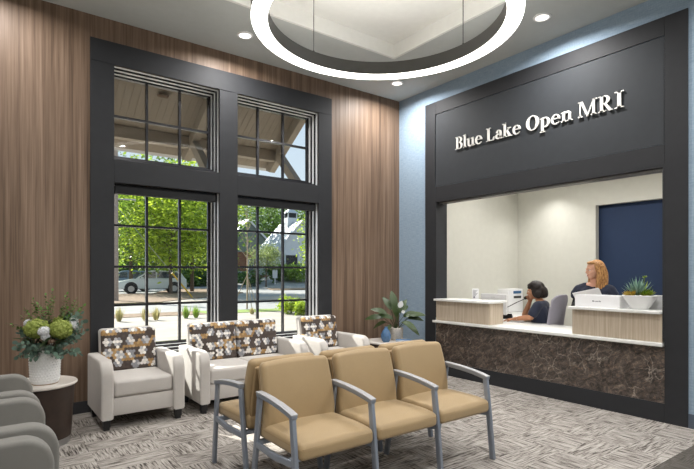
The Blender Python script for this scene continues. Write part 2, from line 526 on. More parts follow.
# ------------------------------------------------------------------ room shell
H = 4.07; XW, YW = -9.0, -9.5
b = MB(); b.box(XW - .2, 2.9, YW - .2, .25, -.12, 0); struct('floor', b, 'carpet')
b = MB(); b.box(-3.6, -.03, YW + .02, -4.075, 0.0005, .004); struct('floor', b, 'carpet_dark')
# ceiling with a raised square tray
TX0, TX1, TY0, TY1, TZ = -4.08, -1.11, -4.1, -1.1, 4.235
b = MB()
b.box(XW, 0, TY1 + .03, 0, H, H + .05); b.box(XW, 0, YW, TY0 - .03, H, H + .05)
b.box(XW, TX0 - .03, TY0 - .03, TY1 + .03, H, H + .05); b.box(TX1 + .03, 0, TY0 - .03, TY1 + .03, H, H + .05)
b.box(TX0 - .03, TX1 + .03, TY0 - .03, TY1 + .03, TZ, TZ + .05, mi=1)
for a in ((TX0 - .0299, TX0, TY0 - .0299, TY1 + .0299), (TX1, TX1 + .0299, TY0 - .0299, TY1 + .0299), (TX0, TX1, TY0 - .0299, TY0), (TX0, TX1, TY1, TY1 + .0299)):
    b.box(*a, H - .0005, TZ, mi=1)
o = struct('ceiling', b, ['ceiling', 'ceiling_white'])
# window wall (walnut) with four openings
W1 = (-4.07, -2.915); W2 = (-2.686, -1.504); ZL = (.545, 2.37); ZT = (2.61, 3.60)
b = MB()
def wbox(x0, x1, z0, z1): b.box(x0, x1, 0, .25, z0, z1)
wbox(XW, W1[0], 0, H); wbox(W1[1], W2[0], 0, H); wbox(W2[1], 0, 0, H)
for w in (W1, W2):
    wbox(*w, 0, ZL[0]); wbox(*w, ZL[1], ZT[0]); wbox(*w, ZT[1], H)
struct('wall_left', b, 'wood_wall')
# charcoal casing round both windows
CX0, CX1, CZ = -4.295, -1.288, 3.833
b = MB(); e = .004
def cb(x0, x1, z0, z1): b.box(x0, x1, -.022, -.001, z0, z1, .002, 1)
cb(CX0, W1[0], 0, ZT[1] + .0); cb(W1[1], W2[0], 0, ZT[1]); cb(W2[1], CX1, 0, ZT[1]); cb(CX0, CX1, ZT[1] + .0015, CZ)
for w in (W1, W2): cb(*w, ZL[1], ZT[0]); cb(*w, 0, ZL[0])
struct('trim_1', b, 'charcoal')

def window(n, x0, x1, z0, z1, xs, zs, shade=False):
    # stepped jambs > polished strips, glazing bars, pane, roller shade
    st, dp = .014, .066
    b = MB()
    for k in range(4):
        d = st * k if k < 3 else st * 3 ; ya, yb = dp * k, (dp * (k + 1) if k < 3 else dp * 3 + .06)
        X0, X1, Z0, Z1 = x0 + d, x1 - d, z0 + d * 2, z1 - d
        w = .03
        ya += .001
        # each ring runs a little into the wall opening; the rings nest like steps
        b.box(x0 + .0005, X0 + .002, ya, yb, z0 + .0005, z1 - .0005) if k else None
        b.box(X1 - .002, x1 - .0005, ya, yb, z0 + .0005, z1 - .0005)
        b.box(X0 + .002, X1 - .002, ya, yb, Z1 - .002, z1 - .0005)
        b.box(X0 + .002, X1 - .002, ya, yb, z0 + .0005, Z0 + .002)
    f = b.build('window_%d' % n, 'charcoal_gloss', None, False); f['kind'] = 'structure'
    b = MB()
    for k in range(3):
        d = st * k; ya, yb = dp * k + .014, dp * (k + 1) - .010
        X0, X1, Z0, Z1 = x0 + d + .004, x1 - d - .003, z0 + 2 * d + .003, z1 - d - .003
        b.box(X1, X1 + .0015, ya, yb, Z0, Z1)
        if not (shade and k < 1): b.box(X0, X1 - .002, ya, yb, Z1, Z1 + .0015)
        b.box(X0, X1 - .002, ya, yb, Z0 - .0015, Z0)
    b.build('jamb_strips', 'strip', f, False)
    ix0, ix1, iz0, iz1 = x0 + .044, x1 - .044, z0 + .086, z1 - .044
    b = MB()
    for x in xs: b.box(x - .0125, x + .0125, .185, .225, iz0, iz1)
    for z in zs: b.box(ix0, ix1, .1855, .2245, z - .0125, z + .0125)
    b.box(ix1 - .022, ix1, .19, .222, iz0, iz1)
    b.build('glazing_bars', 'charcoal_gloss', f, False)
    b = MB(); b.box(ix0, ix1, .206, .210, iz0, iz1); b.build('window_pane', 'glass', f, False)
    if shade:
        b = MB(); b.box(x0 + .018, x1 - .03, .03, .10, z1 - .105, z1 - .022, .004, 1)
        b.build('shade_cassette', 'charcoal', f, False)
    return f
MX1 = (-3.687, -3.318); MX2 = (-2.310, -1.938)
window(1, *W1, *ZL, MX1, (1.94, 1.489, 1.068), True)
window(2, *W2, *ZL, MX2, (1.955, 1.495, 1.05), True)
window(3, *W1, *ZT, MX1, (3.125,))
window(4, *W2, *ZT, MX2, (3.15,))
# baseboards on the window wall
b = MB(); b.box(XW, CX0 - .002, -.014, -.001, 0, .12, .002, 1); struct('baseboard_left', b, 'base_dark')
b = MB(); b.box(CX1 + .002, -.002, -.014, -.001, 0, .12, .002, 1); struct('baseboard_left', b, 'base_dark')

# reception wall (blue) with its large opening
OY0, OY1, OZ = -3.679, -.76, 2.446
FY0, FY1, FZ = -3.872, -.563, 3.85
b = MB()
b.box(0, .2, OY1, 0, 0, H); b.box(0, .2, YW, OY0, 0, H); b.box(0, .2, OY0, OY1, OZ, H)
struct('wall_right', b, 'blue_wall')
b = MB(); b.box(-.014, -.001, YW, FY0 - .002, 0, .13, .002, 1); struct('baseboard_right', b, 'base_blue')
b = MB(); b.box(-.014, -.001, FY1 + .002, -.016, 0, .13, .002, 1); struct('baseboard_right', b, 'base_blue')
# charcoal portal: stiles, head, rail, plinth rail, jamb linings
b = MB()
def fb(y0, y1, z0, z1, x0=-.013, x1=-.001): b.box(x0, x1, y0, y1, z0, z1, .002, 1)
fb(FY0, OY0, 0, FZ); fb(OY1, FY1, 0, FZ); fb(OY0, OY1, 3.672, FZ); fb(OY0, OY1, OZ, 2.64); fb(OY0, OY1, 0, .18)
b.box(-.013, .215, OY1 - .018, OY1, .79, OZ - .02, .001, 1); b.box(-.013, .215, OY0, OY0 + .018, .79, OZ - .02, .001, 1)
b.box(-.013, .215, OY0, OY1, OZ - .02, OZ - .0005, .001, 1)
struct('trim_2', b, 'charcoal')
b = MB(); b.box(-.004, -.001, OY0 + .004, OY1 - .004, 2.644, 3.668); struct('trim_3', b, 'panel')
b = MB(); b.box(.05, .075, OY0 + .02, OY1 - .02, OZ - .042, OZ - .021); b.box(.12, .145, OY0 + .02, OY1 - .02, OZ - .042, OZ - .021); struct('trim_4', b, 'silver')
# far walls of the lobby, out of view, close the room
b = MB(); b.box(XW - .2, XW, YW, .22, 0, H); struct('wall_west', b, 'office_wall')
b = MB(); b.box(XW - .2, .2, YW - .2, YW, 0, H); struct('wall_back', b, 'office_wall')

# office behind the counter
OFX, OFY0, OFY1, OFH = 2.5, -5.0, -.41, 2.95
NY0, NY1, NZ = -2.735, -1.79, 2.475
b = MB(); b.box(.2, OFX + .5, OFY1, OFY1 + .1, 0, OFH); struct('wall_office_left', b, 'office_wall')
b = MB(); b.box(.2, OFX + .5, OFY0 - .1, OFY0, 0, OFH); struct('wall_office_right', b, 'office_wall')
b = MB()
b.box(OFX, OFX + .1, NY1, OFY1, 0, OFH); b.box(OFX, OFX + .1, OFY0, NY0, 0, OFH); b.box(OFX, OFX + .1, NY0, NY1, NZ, OFH)
struct('wall_office_back', b, 'office_wall')
b = MB(); b.box(OFX + .13, OFX + .2, NY0 - .4, NY1 + .4, 0, OFH); struct('wall_office_navy', b, 'navy')
b = MB(); b.box(.2, OFX + .5, OFY0, OFY1, OFH, OFH + .06); struct('ceiling', b, 'ceiling_white')
b = MB(); b.box(.2, .215, OFY0, OY0 - .001, 0, OFH); b.box(.2, .215, OY1 + .001, OFY1, 0, OFH); b.box(.2, .215, OY0, OY1, OZ, OFH)
struct('wall_office_front', b, 'office_wall')

# ------------------------------------------------------------------ sign lettering (built by hand)
def glyph_mesh(ch):
    """solid bold roman letters, cap height 1, returned as MB in (x right, z up), y = thickness"""
    g = MB(); T0, T1 = 0, .10
    def poly(pts):
        g.prism(pts, 'y', T0, T1)
    def rect(x0, x1, z0, z1): poly([(x0, z0), (x1, z0), (x1, z1), (x0, z1)])
    def slab(x0, x1, z, up):   # bracketed serif: thin slab with a swelling towards the stem
        h = .055; c = (x0 + x1) / 2; s_ = 1 if up else -1
        rect(x0, x1, min(z, z + s_ * h), max(z, z + s_ * h))
        q = [(c - .15, z + s_ * h), (c + .15, z + s_ * h), (c + .08, z + s_ * (h + .05)), (c - .08, z + s_ * (h + .05))]
        poly(q)
    def ringp(cx, cz, rx, rz, tx, tz, a0=0, a1=360, n=28, tilt=0):
        # ring with thickness tx at the sides and tz at top and bottom
        t = bmesh.new(); L = []
        for i in range(n + 1):
            a = R(a0 + (a1 - a0) * i / n)
            row = []
            for (ex, ez) in ((rx, rz), (rx - tx, rz - tz)):
                x = cx + ex * math.cos(a + (R(tilt) if ex != rx else 0)); z = cz + ez * math.sin(a + (R(tilt) if ex != rx else 0))
                row += [t.verts.new((x, T0, z)), t.verts.new((x, T1, z))]
            L.append(row)
        for p, q in zip(L, L[1:]):
            t.faces.new([p[0], q[0], q[2], p[2]]); t.faces.new([p[1], p[3], q[3], q[1]])
            t.faces.new([p[0], p[1], q[1], q[0]]); t.faces.new([p[2], q[2], q[3], p[3]])
        for p in (L[0], L[-1]): t.faces.new([p[0], p[2], p[3], p[1]])
        bmesh.ops.remove_doubles(t, verts=t.verts, dist=1e-5)
        bmesh.ops.recalc_face_normals(t, faces=t.faces)
        g.merge(t)
    S = .165
    if ch == 'B':
        rect(.10, .10 + S, 0, 1); rect(0, .2, 0, .055); rect(0, .2, .945, 1)
        ringp(.30, .745, .33, .255, .165, .06, -90, 90); rect(.2, .31, .94, 1); rect(.2, .32, .49, .55)
        ringp(.32, .275, .38, .275, .175, .06, -90, 90); rect(.2, .33, 0, .06)
    elif ch == 'L':
        rect(.10, .10 + S, 0, 1); rect(0, .38, .945, 1); rect(0, .62, 0, .06)
        poly([(.50, .03), (.66, .03), (.70, .27), (.645, .27)]); poly([(.38, .03), (.62, .03), (.64, .12)])
    elif ch == 'l':
        rect(.08, .08 + S, 0, 1.03); slab(0, .33, 0, True); poly([(.0, .99), (.245, 1.06), (.245, .96), (.0, .94)])
    elif ch == 'u':
        rect(.08, .08 + S - .01, .16, .66); poly([(0, .62), (.235, .68), (.235, .6), (0, .57)])
        ringp(.30, .20, .22, .215, .155, .10, 180, 300)
        rect(.47, .47 + S, 0, .66); poly([(.38, .62), (.635, .68), (.635, .6), (.38, .57)]); poly([(.47, 0), (.74, .04), (.74, .09), (.47, .09)])
        poly([(.30, -.015), (.40, .01), (.50, .10), (.50, .17), (.40, .095)])
    elif ch == 'e':
        ringp(.32, .325, .32, .345, .165, .055, 0, 308); rect(.14, .60, .345, .395); poly([(.52, .06), (.60, .13), (.565, .155), (.46, .08)])
    elif ch == 'a':
        rect(.36, .36 + S, .06, .48); ringp(.29, .46, .235, .21, .165, .055, 0, 160)
        poly([(.06, .47), (.20, .43), (.21, .53), (.08, .56)])
        ringp(.23, .19, .23, .205, .155, .06, 60, 330); poly([(.34, .28), (.44, .33), (.44, .40), (.28, .36)])
        poly([(.36, .10), (.40, .0), (.52, -.01), (.60, .05), (.58, .085), (.525, .09), (.525, .2), (.36, .2)])
    elif ch == 'k':
        rect(.08, .08 + S, 0, 1.03); poly([(.0, .99), (.245, 1.06), (.245, .96), (.0, .94)]); slab(0, .33, 0, True)
        poly([(.24, .30), (.24, .37), (.50, .60), (.58, .60)]); rect(.40, .68, .60, .655)
        poly([(.30, .40), (.44, .45), (.70, .055), (.48, .055)]); rect(.42, .78, 0, .056)
    elif ch == 'O':
        ringp(.43, .5, .43, .52, .20, .055, 0, 360, 40, 0)
    elif ch == 'p':
        rect(.10, .10 + S, -.30, .62); slab(.0, .37, -.33, True); poly([(.02, .62), (.265, .69), (.265, .6), (.02, .57)])
        ringp(.38, .33, .31, .345, .17, .07, -125, 125)
    elif ch == 'n':
        rect(.09, .09 + S, 0, .62); slab(0, .34, 0, True); poly([(.0, .62), (.255, .69), (.255, .6), (.0, .57)])
        ringp(.42, .44, .225, .235, .16, .10, 0, 140); rect(.485, .485 + S - .003, 0, .45); slab(.41, .74, 0, True)
    elif ch == 'M':
        rect(.12, .19, 0, 1); slab(.0, .32, 0, True); rect(.0, .28, .945, 1); rect(1.0, 1.28, .945, 1)
        poly([(.12, 1), (.30, 1), (.69, .08), (.60, -.02)]); poly([(.58, -.02), (.66, -.02), (1.10, 1), (1.02, 1)])
        rect(.97, .97 + S, 0, 1); slab(.87, 1.25, 0, True)
    elif ch == 'R':
        rect(.10, .10 + S, 0, 1); slab(.0, .37, 0, True); rect(0, .3, .945, 1)
        ringp(.32, .73, .33, .27, .17, .06, -90, 90); rect(.2, .33, .94, 1); rect(.2, .33, .46, .52)
        poly([(.30, .48), (.46, .48), (.76, .04), (.57, .04)]); rect(.60, .80, 0, .056)
    elif ch == 'I':
        rect(.13, .13 + S, 0, 1); slab(0, .42, 0, True); slab(0, .42, 1, False)
    return g
sign = thing('wall_sign', 'white serif lettering reading Blue Lake Open MRI on the charcoal panel above the reception opening', 'sign', (-.004, -2.2, 3.09))
spans = [('B', -1.14, -1.262), ('l', -1.27, -1.328), ('u', -1.334, -1.462), ('e', -1.47, -1.578), ('L', -1.645, -1.768), ('a', -1.782, -1.885), ('k', -1.892, -2.022), ('e', -2.032, -2.142),
         ('O', -2.215, -2.382), ('p', -2.392, -2.518), ('e', -2.532, -2.642), ('n', -2.652, -2.785), ('M', -2.846, -3.050), ('R', -3.064, -3.206), ('I', -3.226, -3.316)]
CAP = .168
for ch, ya, yb in spans:
    g = glyph_mesh(ch)
    xs = [v.co.x for v in g.b.verts]; x0, x1 = min(xs), max(xs)
    for v in g.b.verts:
        x, t, z = v.co
        v.co = Vector((-.012 - t * .14, ya + (yb - ya) * (x - x0) / (x1 - x0), 3.092 + z * CAP))
    bmesh.ops.recalc_face_normals(g.b, faces=g.b.faces)
    # two small stand-off pins hold each letter off the panel
    g.box(-.013, -.0038, (ya + yb) / 2 - .004, (ya + yb) / 2 + .004, 3.10, 3.108)
    g.build('letter', 'letter', sign, False)

# ------------------------------------------------------------------ lamps
def light_area(name, loc, size, power, rot=(0, 0, 0), spread=PI, sizey=None, color=(1, .98, .955), parent=None):
    L = D.lights.new(name, 'AREA'); L.shape = 'RECTANGLE' if sizey else 'DISK'; L.size = size
    if sizey: L.size_y = sizey
    L.energy = power; L.spread = spread; L.color = color
    o = D.objects.new(name, L); col.objects.link(o); o.location = loc; o.rotation_euler = rot
    return o
def make_downlight():
    t = thing('recessed_downlight', 'x', 'ceiling light', (0, 0, 0), 0, 'recessed downlights in the ceiling')
    b = MB(); b.lathe([(.066, -.002), (.068, -.012), (.086, -.010), (.090, -.001), (.066, -.001)], seg=28); b.build('trim_ring', 'ceramic', t)
    b = MB(); b.lathe([(0, -.004), (.066, -.004)], seg=28); b.build('lens', 'lens', t)
    return t
DLP = 34
spots = [(-2.833, -.538, 'round recessed ceiling light above the windows, left of the ring pendant'),
         (-.537, -.532, 'round recessed ceiling light in the corner where walnut and blue walls meet'),
         (-.541, -2.739, 'round recessed ceiling light above the lettered charcoal sign panel')]
proto = make_downlight()
for i, (x, y, lab) in enumerate(spots):
    o = proto if i == 0 else copy_tree(proto)
    place(o, (x, y, H)); o['label'] = lab
for (x, y) in [(-2.833, -.538), (-.537, -.532), (-.541, -2.739), (-.541, -4.94), (-5.1, -.54), (-5.1, -2.74), (-2.83, -4.94), (-5.1, -4.94), (-7.4, -.9), (-7.4, -3.5), (-7.4, -6.5), (-5.1, -7.4), (-2.8, -7.4), (-.54, -7.4)]:
    light_area('lamp_downlight', (x, y, H - .02), .12, DLP * (.62 if x < -5 else 1.05), spread=R(165))
# ring pendant
RC = (-2.583, -2.608); RZ = 3.40
rp = thing('ring_pendant_light', 'large circular pendant lamp with glowing white rim hanging under the ceiling tray', 'pendant lamp', (RC[0], RC[1], RZ))
b = MB(); b.lathe([(.936, .004), (1.064, .004), (1.064, .125), (.936, .125), (.936, .004)], (RC[0], RC[1], RZ), 96); b.build('ring_housing', 'ring_body', rp, True, 30)
b = MB(); b.lathe([(.937, .0035), (.937, -.003), (1.063, -.003), (1.063, .0035)], (RC[0], RC[1], RZ), 96); b.build('ring_diffuser', 'ring_light', rp, True, 30)
b = MB(); b.lathe([(.96, .1255), (.96, .128), (1.04, .128), (1.04, .1255)], (RC[0], RC[1], RZ), 96); b.build('ring_uplight', 'ring_up', rp, True, 30)
for a in (2, 92, 182, 272):
    x, y = RC[0] + math.cos(R(a)), RC[1] + math.sin(R(a))
    c = MB(); c.tube([(x, y, RZ + .12), (x, y, TZ)], .0035 if a != 2 else .0045, 6); cab = c.build('suspension_cable', 'black', rp)
    c = MB(); c.lathe([(0, 0), (.009, 0), (.009, .04), (0, .04)], (x, y, RZ + .125), 10); c.build('cable_gripper', 'black', cab)
    c = MB(); c.lathe([(0, 0), (.03, 0), (.03, -.012), (0, -.012)], (x, y, TZ), 16); c.build('ceiling_cup', 'ceramic', cab)
# office ceiling lamps, over the desk and the back wall
light_area('lamp_office', (1.1, -1.7, OFH - .03), .6, 26, sizey=1.2, color=(1, .97, .93))
light_area('lamp_office', (1.1, -3.3, OFH - .03), .6, 26, sizey=1.2, color=(1, .97, .93))
light_area('lamp_office_spot', (2.1, -1.15, OFH - .03), .1, 5, spread=R(110))

# ------------------------------------------------------------------ sun, sky, camera
S = D.lights.new('sun', 'SUN'); S.energy = 13.0; S.angle = R(.55); S.color = (1, .955, .88)
so = D.objects.new('sun', S); col.objects.link(so)
sd = Vector((.30, -1.0, -.73)).normalized()      # direction the light travels
so.rotation_euler = sd.to_track_quat('-Z', 'Y').to_euler()
w = D.worlds.new('sky'); scene.world = w; w.use_nodes = True
nt = w.node_tree; nt.nodes.clear()
tc = nt.nodes.new('ShaderNodeTexCoord'); sp = nt.nodes.new('ShaderNodeSeparateXYZ'); nt.links.new(tc.outputs['Generated'], sp.inputs[0])
cr = nt.nodes.new('ShaderNodeValToRGB'); nt.links.new(sp.outputs[2], cr.inputs[0])
cr.color_ramp.elements[0].position = 0; cr.color_ramp.elements[0].color = srgb('e4eef6')
cr.color_ramp.elements[1].position = .7; cr.color_ramp.elements[1].color = srgb('a9cbec')
bg = nt.nodes.new('ShaderNodeBackground'); bg.inputs[1].default_value = 1.0; nt.links.new(cr.outputs[0], bg.inputs[0])
wo = nt.nodes.new('ShaderNodeOutputWorld'); nt.links.new(bg.outputs[0], wo.inputs[0])

cam = D.cameras.new('camera'); cam.sensor_width = 36; cam.lens = 491.6 / 694 * 36
cam.shift_y = 38.5 / 694; cam.clip_start = .05; cam.clip_end = 500
co = D.objects.new('camera', cam); col.objects.link(co)
co.location = (-5.2104, -5.5972, 1.42); co.rotation_euler = (R(90), 0, R(53.11 - 90))
scene.camera = co
vs = scene.view_settings; vs.view_transform = 'Standard'; vs.look = 'None'; vs.gamma = 1; vs.exposure = 0.1; vs.use_curve_mapping = False
scene.cycles.use_denoising = True
scene.cycles.sample_clamp_indirect = 6
# ------------------------------------------------------------------ upholstered lounge seating
def arm_profile(yb, yf, zb, zt, r):
    pts = [(yb, zb), (yf, zb), (yf, zt - r)]
    pts += arc(yf + r, zt - r, r, 180, 90, 8)[1:]
    pts += [(yb + .0, zt - .004)]
    return pts
def lounge(name, label, cat, seats, w, fab, back_fab, group=None, ah=.625, armw=.11, backs=True, yf=-.37, yb=.37):
    """faces -y, root at the middle of its floor plan"""
    t = thing(name, label, cat, (0, 0, 0), 0, group)
    hw = w / 2
    for s in (-1, 1):
        b = MB(); x0, x1 = (hw - armw, hw) if s > 0 else (-hw, -hw + armw)
        b.prism(arm_profile(yb - .06, yf, .10, ah, .13), 'x', x0, x1, .022, 4)
        b.build('arm', fab, t)
    iw = w - 2 * armw; sw = iw / seats
    b = MB(); b.box(-hw + armw - .01, hw - armw + .01, yf + .03, yb - .08, .125, .285, .008, 2); b.build('seat_rail', fab, t)
    for k in range(seats):
        cx = -iw / 2 + sw * (k + .5)
        b = MB(); b.rbox((cx, (yf + .02 + .2) / 2, .365), (sw - .004, .2 - yf - .02, .15), .028, 6, (0, .006, .012)); b.build('seat_cushion', fab, t)
    # upholstered back shell with a floral pad for each seat
    Tb = Matrix.Translation((0, .235, .40)) @ Matrix.Rotation(R(-9), 4, 'X')
    b = MB(); b.rbox((0, .06, .215), (iw - .004, .11, .50), .03, 6, T=Tb); b.build('back_shell', fab, t)
    for k in range(seats):
        cx = -iw / 2 + sw * (k + .5)
        b = MB(); b.rbox((cx, -.035, .235), (sw - .01, .10, .425), .035, 7, (0, .012, .004), T=Tb); b.build('back_cushion', back_fab, t)
    for sx in (-1, 1):
        for sy in (yf + .06, yb - .13):
            b = MB(); x = sx * (hw - .055)
            b.prism([(x - .03, sy - .03), (x + .03, sy - .03), (x + .03, sy + .03), (x - .03, sy + .03)], 'z', .03, .10)
            b.box(x - .024, x + .024, sy - .024, sy + .024, 0, .031); b.build('foot', 'black', t, False)
    return t
ac = lounge('lounge_armchair', 'oatmeal armchair with floral back cushion, nearest the flower vase table', 'armchair', 1, .75, 'ac_fabric', 'floral', 'oatmeal armchairs with floral backs')
ac2 = copy_tree(ac)
place(ac, (-3.965, -.435, 0)); place(ac2, (-1.61, -.435, 0))
ac2['label'] = 'oatmeal armchair with floral back cushion, right of the loveseat near the room corner'
ls = lounge('loveseat', 'two-seat oatmeal loveseat with floral back cushions between the two armchairs', 'sofa', 2, 1.29, 'ac_fabric', 'floral')
place(ls, (-2.795, -.435, 0))
g1 = lounge('lounge_armchair', 'sage grey armchair at the left edge, farthest back beside the drum table', 'armchair', 1, .76, 'grey_fabric', 'grey_fabric', 'sage grey armchairs facing right', ah=.665, armw=.12)
# facing +x: rotate +90 degrees
for i, (yc, lab) in enumerate([(-1.50, None), (-2.36, 'sage grey armchair at the left edge, the middle one of three in a row'), (-3.22, 'sage grey armchair at the left edge, nearest the camera, one rounded arm showing')]):
    o = g1 if i == 0 else copy_tree(g1)
    place(o, (-5.25 - (.045 if i == 2 else 0), yc, 0), R(90))
    if lab: o['label'] = lab

# ------------------------------------------------------------------ tan tandem seating, two benches back to back
def tandem(label):
    """three seats facing -y; root on the floor between the first and last arm, local y: front about -.55, back 0"""
    t = thing('tandem_bench', label, 'bench', (0, 0, 0), 0, 'tan three-seat benches back to back')
    P_ = .575; xs = [-1.5 * P_, -.5 * P_, .5 * P_, 1.5 * P_]
    for i, x in enumerate(xs):
        # front leg, arm and rear leg of one side frame
        b = MB(); b.bar([(x, -.60, 0), (x, -.565, .345), (x, -.535, .60)], .026, .042, (0, 1, 0), .006); b.build('leg', 'steel', t)
        b = MB(); b.bar([(x, -.03, 0), (x, -.09, .345), (x, -.135, .64)], .026, .042, (0, 1, 0), .006); b.build('leg', 'steel', t)
        b = MB(); b.bar([(x, -.568, .345), (x, -.33, .325), (x, -.092, .335)], .024, .04, (0, 0, 1), .006); b.build('side_rail', 'steel', t)
        b = MB(); path = [(x, -.56, .606), (x, -.50, .620), (x, -.40, .637), (x, -.28, .650), (x, -.18, .656), (x, -.118, .657)]
        b.bar(path, .042, .030, (0, 0, 1), .009); arm = b.build('arm', 'steel', t)
        b = MB(); b.bar([(p[0], p[1], p[2] + .016) for p in path], .046, .010, (0, 0, 1), .004); b.build('arm_pad', 'arm_pad', arm)
    for y, z in ((-.50, .352), (-.11, .350)):
        b = MB(); b.bar([(xs[0], y, z), (xs[-1], y, z)], .035, .03, (0, 0, 1), .005); b.build('cross_rail', 'steel', t)
    for k in range(3):
        cx = (xs[k] + xs[k + 1]) / 2
        def waterfall(p):
            # front edge rolls down a little
            d = max(0, (-.44 - p.y) / .13)
            p.z -= .012 * d * d
            return p
        b = MB(); b.rbox((cx, -.33, .418), (P_ - .034, .52, .095), .032, 7, (0, .004, .014), xf=waterfall); st_ = b.build('seat', 'tan', t)
        b = MB()
        hw_ = (P_ - .034) / 2 - .002
        b.tube([(cx - hw_, -.13, .434), (cx - hw_, -.56, .430), (cx - hw_ + .02, -.587, .428), (cx + hw_ - .02, -.587, .428), (cx + hw_, -.56, .430), (cx + hw_, -.13, .434)], .0035, 6); b.build('welt', 'tan_dark', st_)
        Tb = Matrix.Translation((cx, -.155, .40)) @ Matrix.Rotation(R(-13), 4, 'X')
        def shape(p):
            l = Tb.inverted() @ p
            u = l.x / .27; v = (l.z - .0) / .46
            l.x *= 1 - .07 * max(0, v - .1) - .05 * max(0, .25 - v) * 2   # narrower toward the top
            l.y += .030 * u * u * -1 * (.3 + .7 * v) + .02 * math.sin(PI * max(0, min(1, v))) * -1 + .02
            l.z += -.012 * u * u * (1 if v > .5 else 0)
            return Tb @ l
        b = MB(); b.rbox(tuple(Tb @ Vector((0, -.005, .225))), (P_ - .03, .085, .47), .034, 8, (0, .004, .004), xf=lambda p: Tb @ Matrix.Identity(4) @ (Vector((p.x - (Tb @ Vector((0, -.005, .225))).x, p.y - (Tb @ Vector((0, -.005, .225))).y - .005, p.z - (Tb @ Vector((0, -.005, .225))).z + .225))) if False else p)
        # tilt + shape the block
        c0 = Tb @ Vector((0, -.005, .225))
        for vtx in b.b.verts:
            l = vtx.co - c0 + Vector((0, -.005, .225))
            q = Tb @ l
            vtx.co = shape(q)
        bk = b.build('backrest', 'tan', t)
        b = MB(); b.rbox((0, 0, 0), (P_ - .09, .03, .40), .012, 3)
        for vtx in b.b.verts: vtx.co = Tb @ (vtx.co + Vector((0, .047, .22)))
        b.build('back_shell', 'tan_dark', bk)
    return t
tb = tandem('tan three-seat bench with silver arms facing the camera in the foreground')
tb2 = copy_tree(tb); tb2['label'] = 'tan three-seat bench behind the front one, turned toward the windows'
place(tb, (-2.9325, -2.665, 0), 0); place(tb2, (-2.9325, -2.655, 0), PI)

# ------------------------------------------------------------------ drum table, vase, flowers
DT = (-4.80, -.80, 0)
dt = thing('drum_side_table', 'dark espresso drum table with white top beside the grey armchairs', 'side table', DT)
b = MB(); b.lathe([(0, .06), (.228, .06), (.256, .49), (0, .49)], DT, 48); b.build('drum', 'espresso', dt)
b = MB(); b.lathe([(0, .0), (.215, .0), (.215, .06), (0, .06)], DT, 48); b.build('plinth', 'silver', dt)
b = MB(); b.lathe([(0, .49), (.268, .49), (.276, .497), (.276, .508), (.270, .514), (0, .514)], DT, 56); b.build('table_top', 'table_top', dt)
VZ = .514; VC = (-4.77, -.875, VZ)
va = thing('vase', 'white cylindrical vase with raised dots on the drum table', 'vase', VC)
b = MB(); b.lathe([(0, .004), (.092, .004), (.100, .02), (.106, .05), (.115, .300), (.112, .312), (.103, .312), (.098, .06), (0, .05)], VC, 48); body = b.build('vase_body', 'ceramic', va)
b = MB(); b.lathe([(0, 0), (.094, 0), (.096, .007), (.09, .012), (0, .012)], VC, 40); b.build('foot_ring', 'bark_pale', va)
b = MB()
for r_ in range(13):
    for k in range(30):
        a = 2 * PI * (k + .5 * (r_ % 2)) / 30; z = .035 + r_ * .021
        rr = .1055 + .009 * max(0, z - .05) / .25 if z > .05 else .1025
        b.ball((VC[0] + rr * math.cos(a), VC[1] + rr * math.sin(a), VC[2] + z), .0062, None, 1)
b.build('raised_dots', 'ceramic', body)
fl = thing('flower_arrangement', 'green hydrangea and eucalyptus bouquet with white blossoms standing in the dotted vase', 'bouquet', (VC[0], VC[1], VZ + .06))
TOP = Vector((VC[0] + .035, VC[1] - .02, VZ + .345))
Rv = Vector((.7998, -.6003, 0)); Fv = Vector((.6003, .7998, 0)); Uv = Vector((0, 0, 1))
def off(r, f, u): return TOP + Rv * r + Fv * f + Uv * u * 1.0
rf = random.Random(3)
def bloom(c, r, n, mat, name, petal):
    b = MB()
    for i in range(n):
        z = 1 - 2 * (i + .5) / n; a = i * 2.39996; q = math.sqrt(1 - z * z)
        d = Vector((q * math.cos(a), q * math.sin(a), z)); d = (d + Vector((rf.uniform(-.12, .12) for _ in range(3)))).normalized()
        p = c + Vector((d.x * r, d.y * r, d.z * r * .82)) * rf.uniform(.86, 1.04)
        sd = d.cross(Vector((rf.random(), rf.random(), rf.random())) - Vector((.5, .5, .5))).normalized(); s2 = d.cross(sd)
        for k in range(4):
            ang = k * PI / 2; u = sd * math.cos(ang) + s2 * math.sin(ang); v = sd * -math.sin(ang) + s2 * math.cos(ang)
            b.add([p, p + u * petal * .7 + v * petal * .5 + d * .002, p + u * petal * 1.05 + d * .004, p + u * petal * .7 - v * petal * .5 + d * .002], [(0, 1, 2, 3)])
    b.ball(c, (r * .86, r * .86, r * .7), None, 2)
    return b.build(name, mat, fl)
bloom(off(-.045, -.10, .115), .092, 260, 'hydrangea', 'hydrangea_head', .016)
bloom(off(.125, -.06, .105), .088, 230, 'hydrangea', 'hydrangea_head', .016)
bloom(off(.045, .09, .13), .08, 180, 'hydrangea', 'hydrangea_head', .016)
for (r_, f_, u_, s_) in ((-.155, -.03, .15, .035), (.04, -.15, .10, .042), (.045, -.14, .055, .03), (.19, .0, .13, .038), (.16, .05, .16, .035)):
    bloom(off(r_, f_, u_), s_, 60, 'blossom', 'white_blossom', .014)
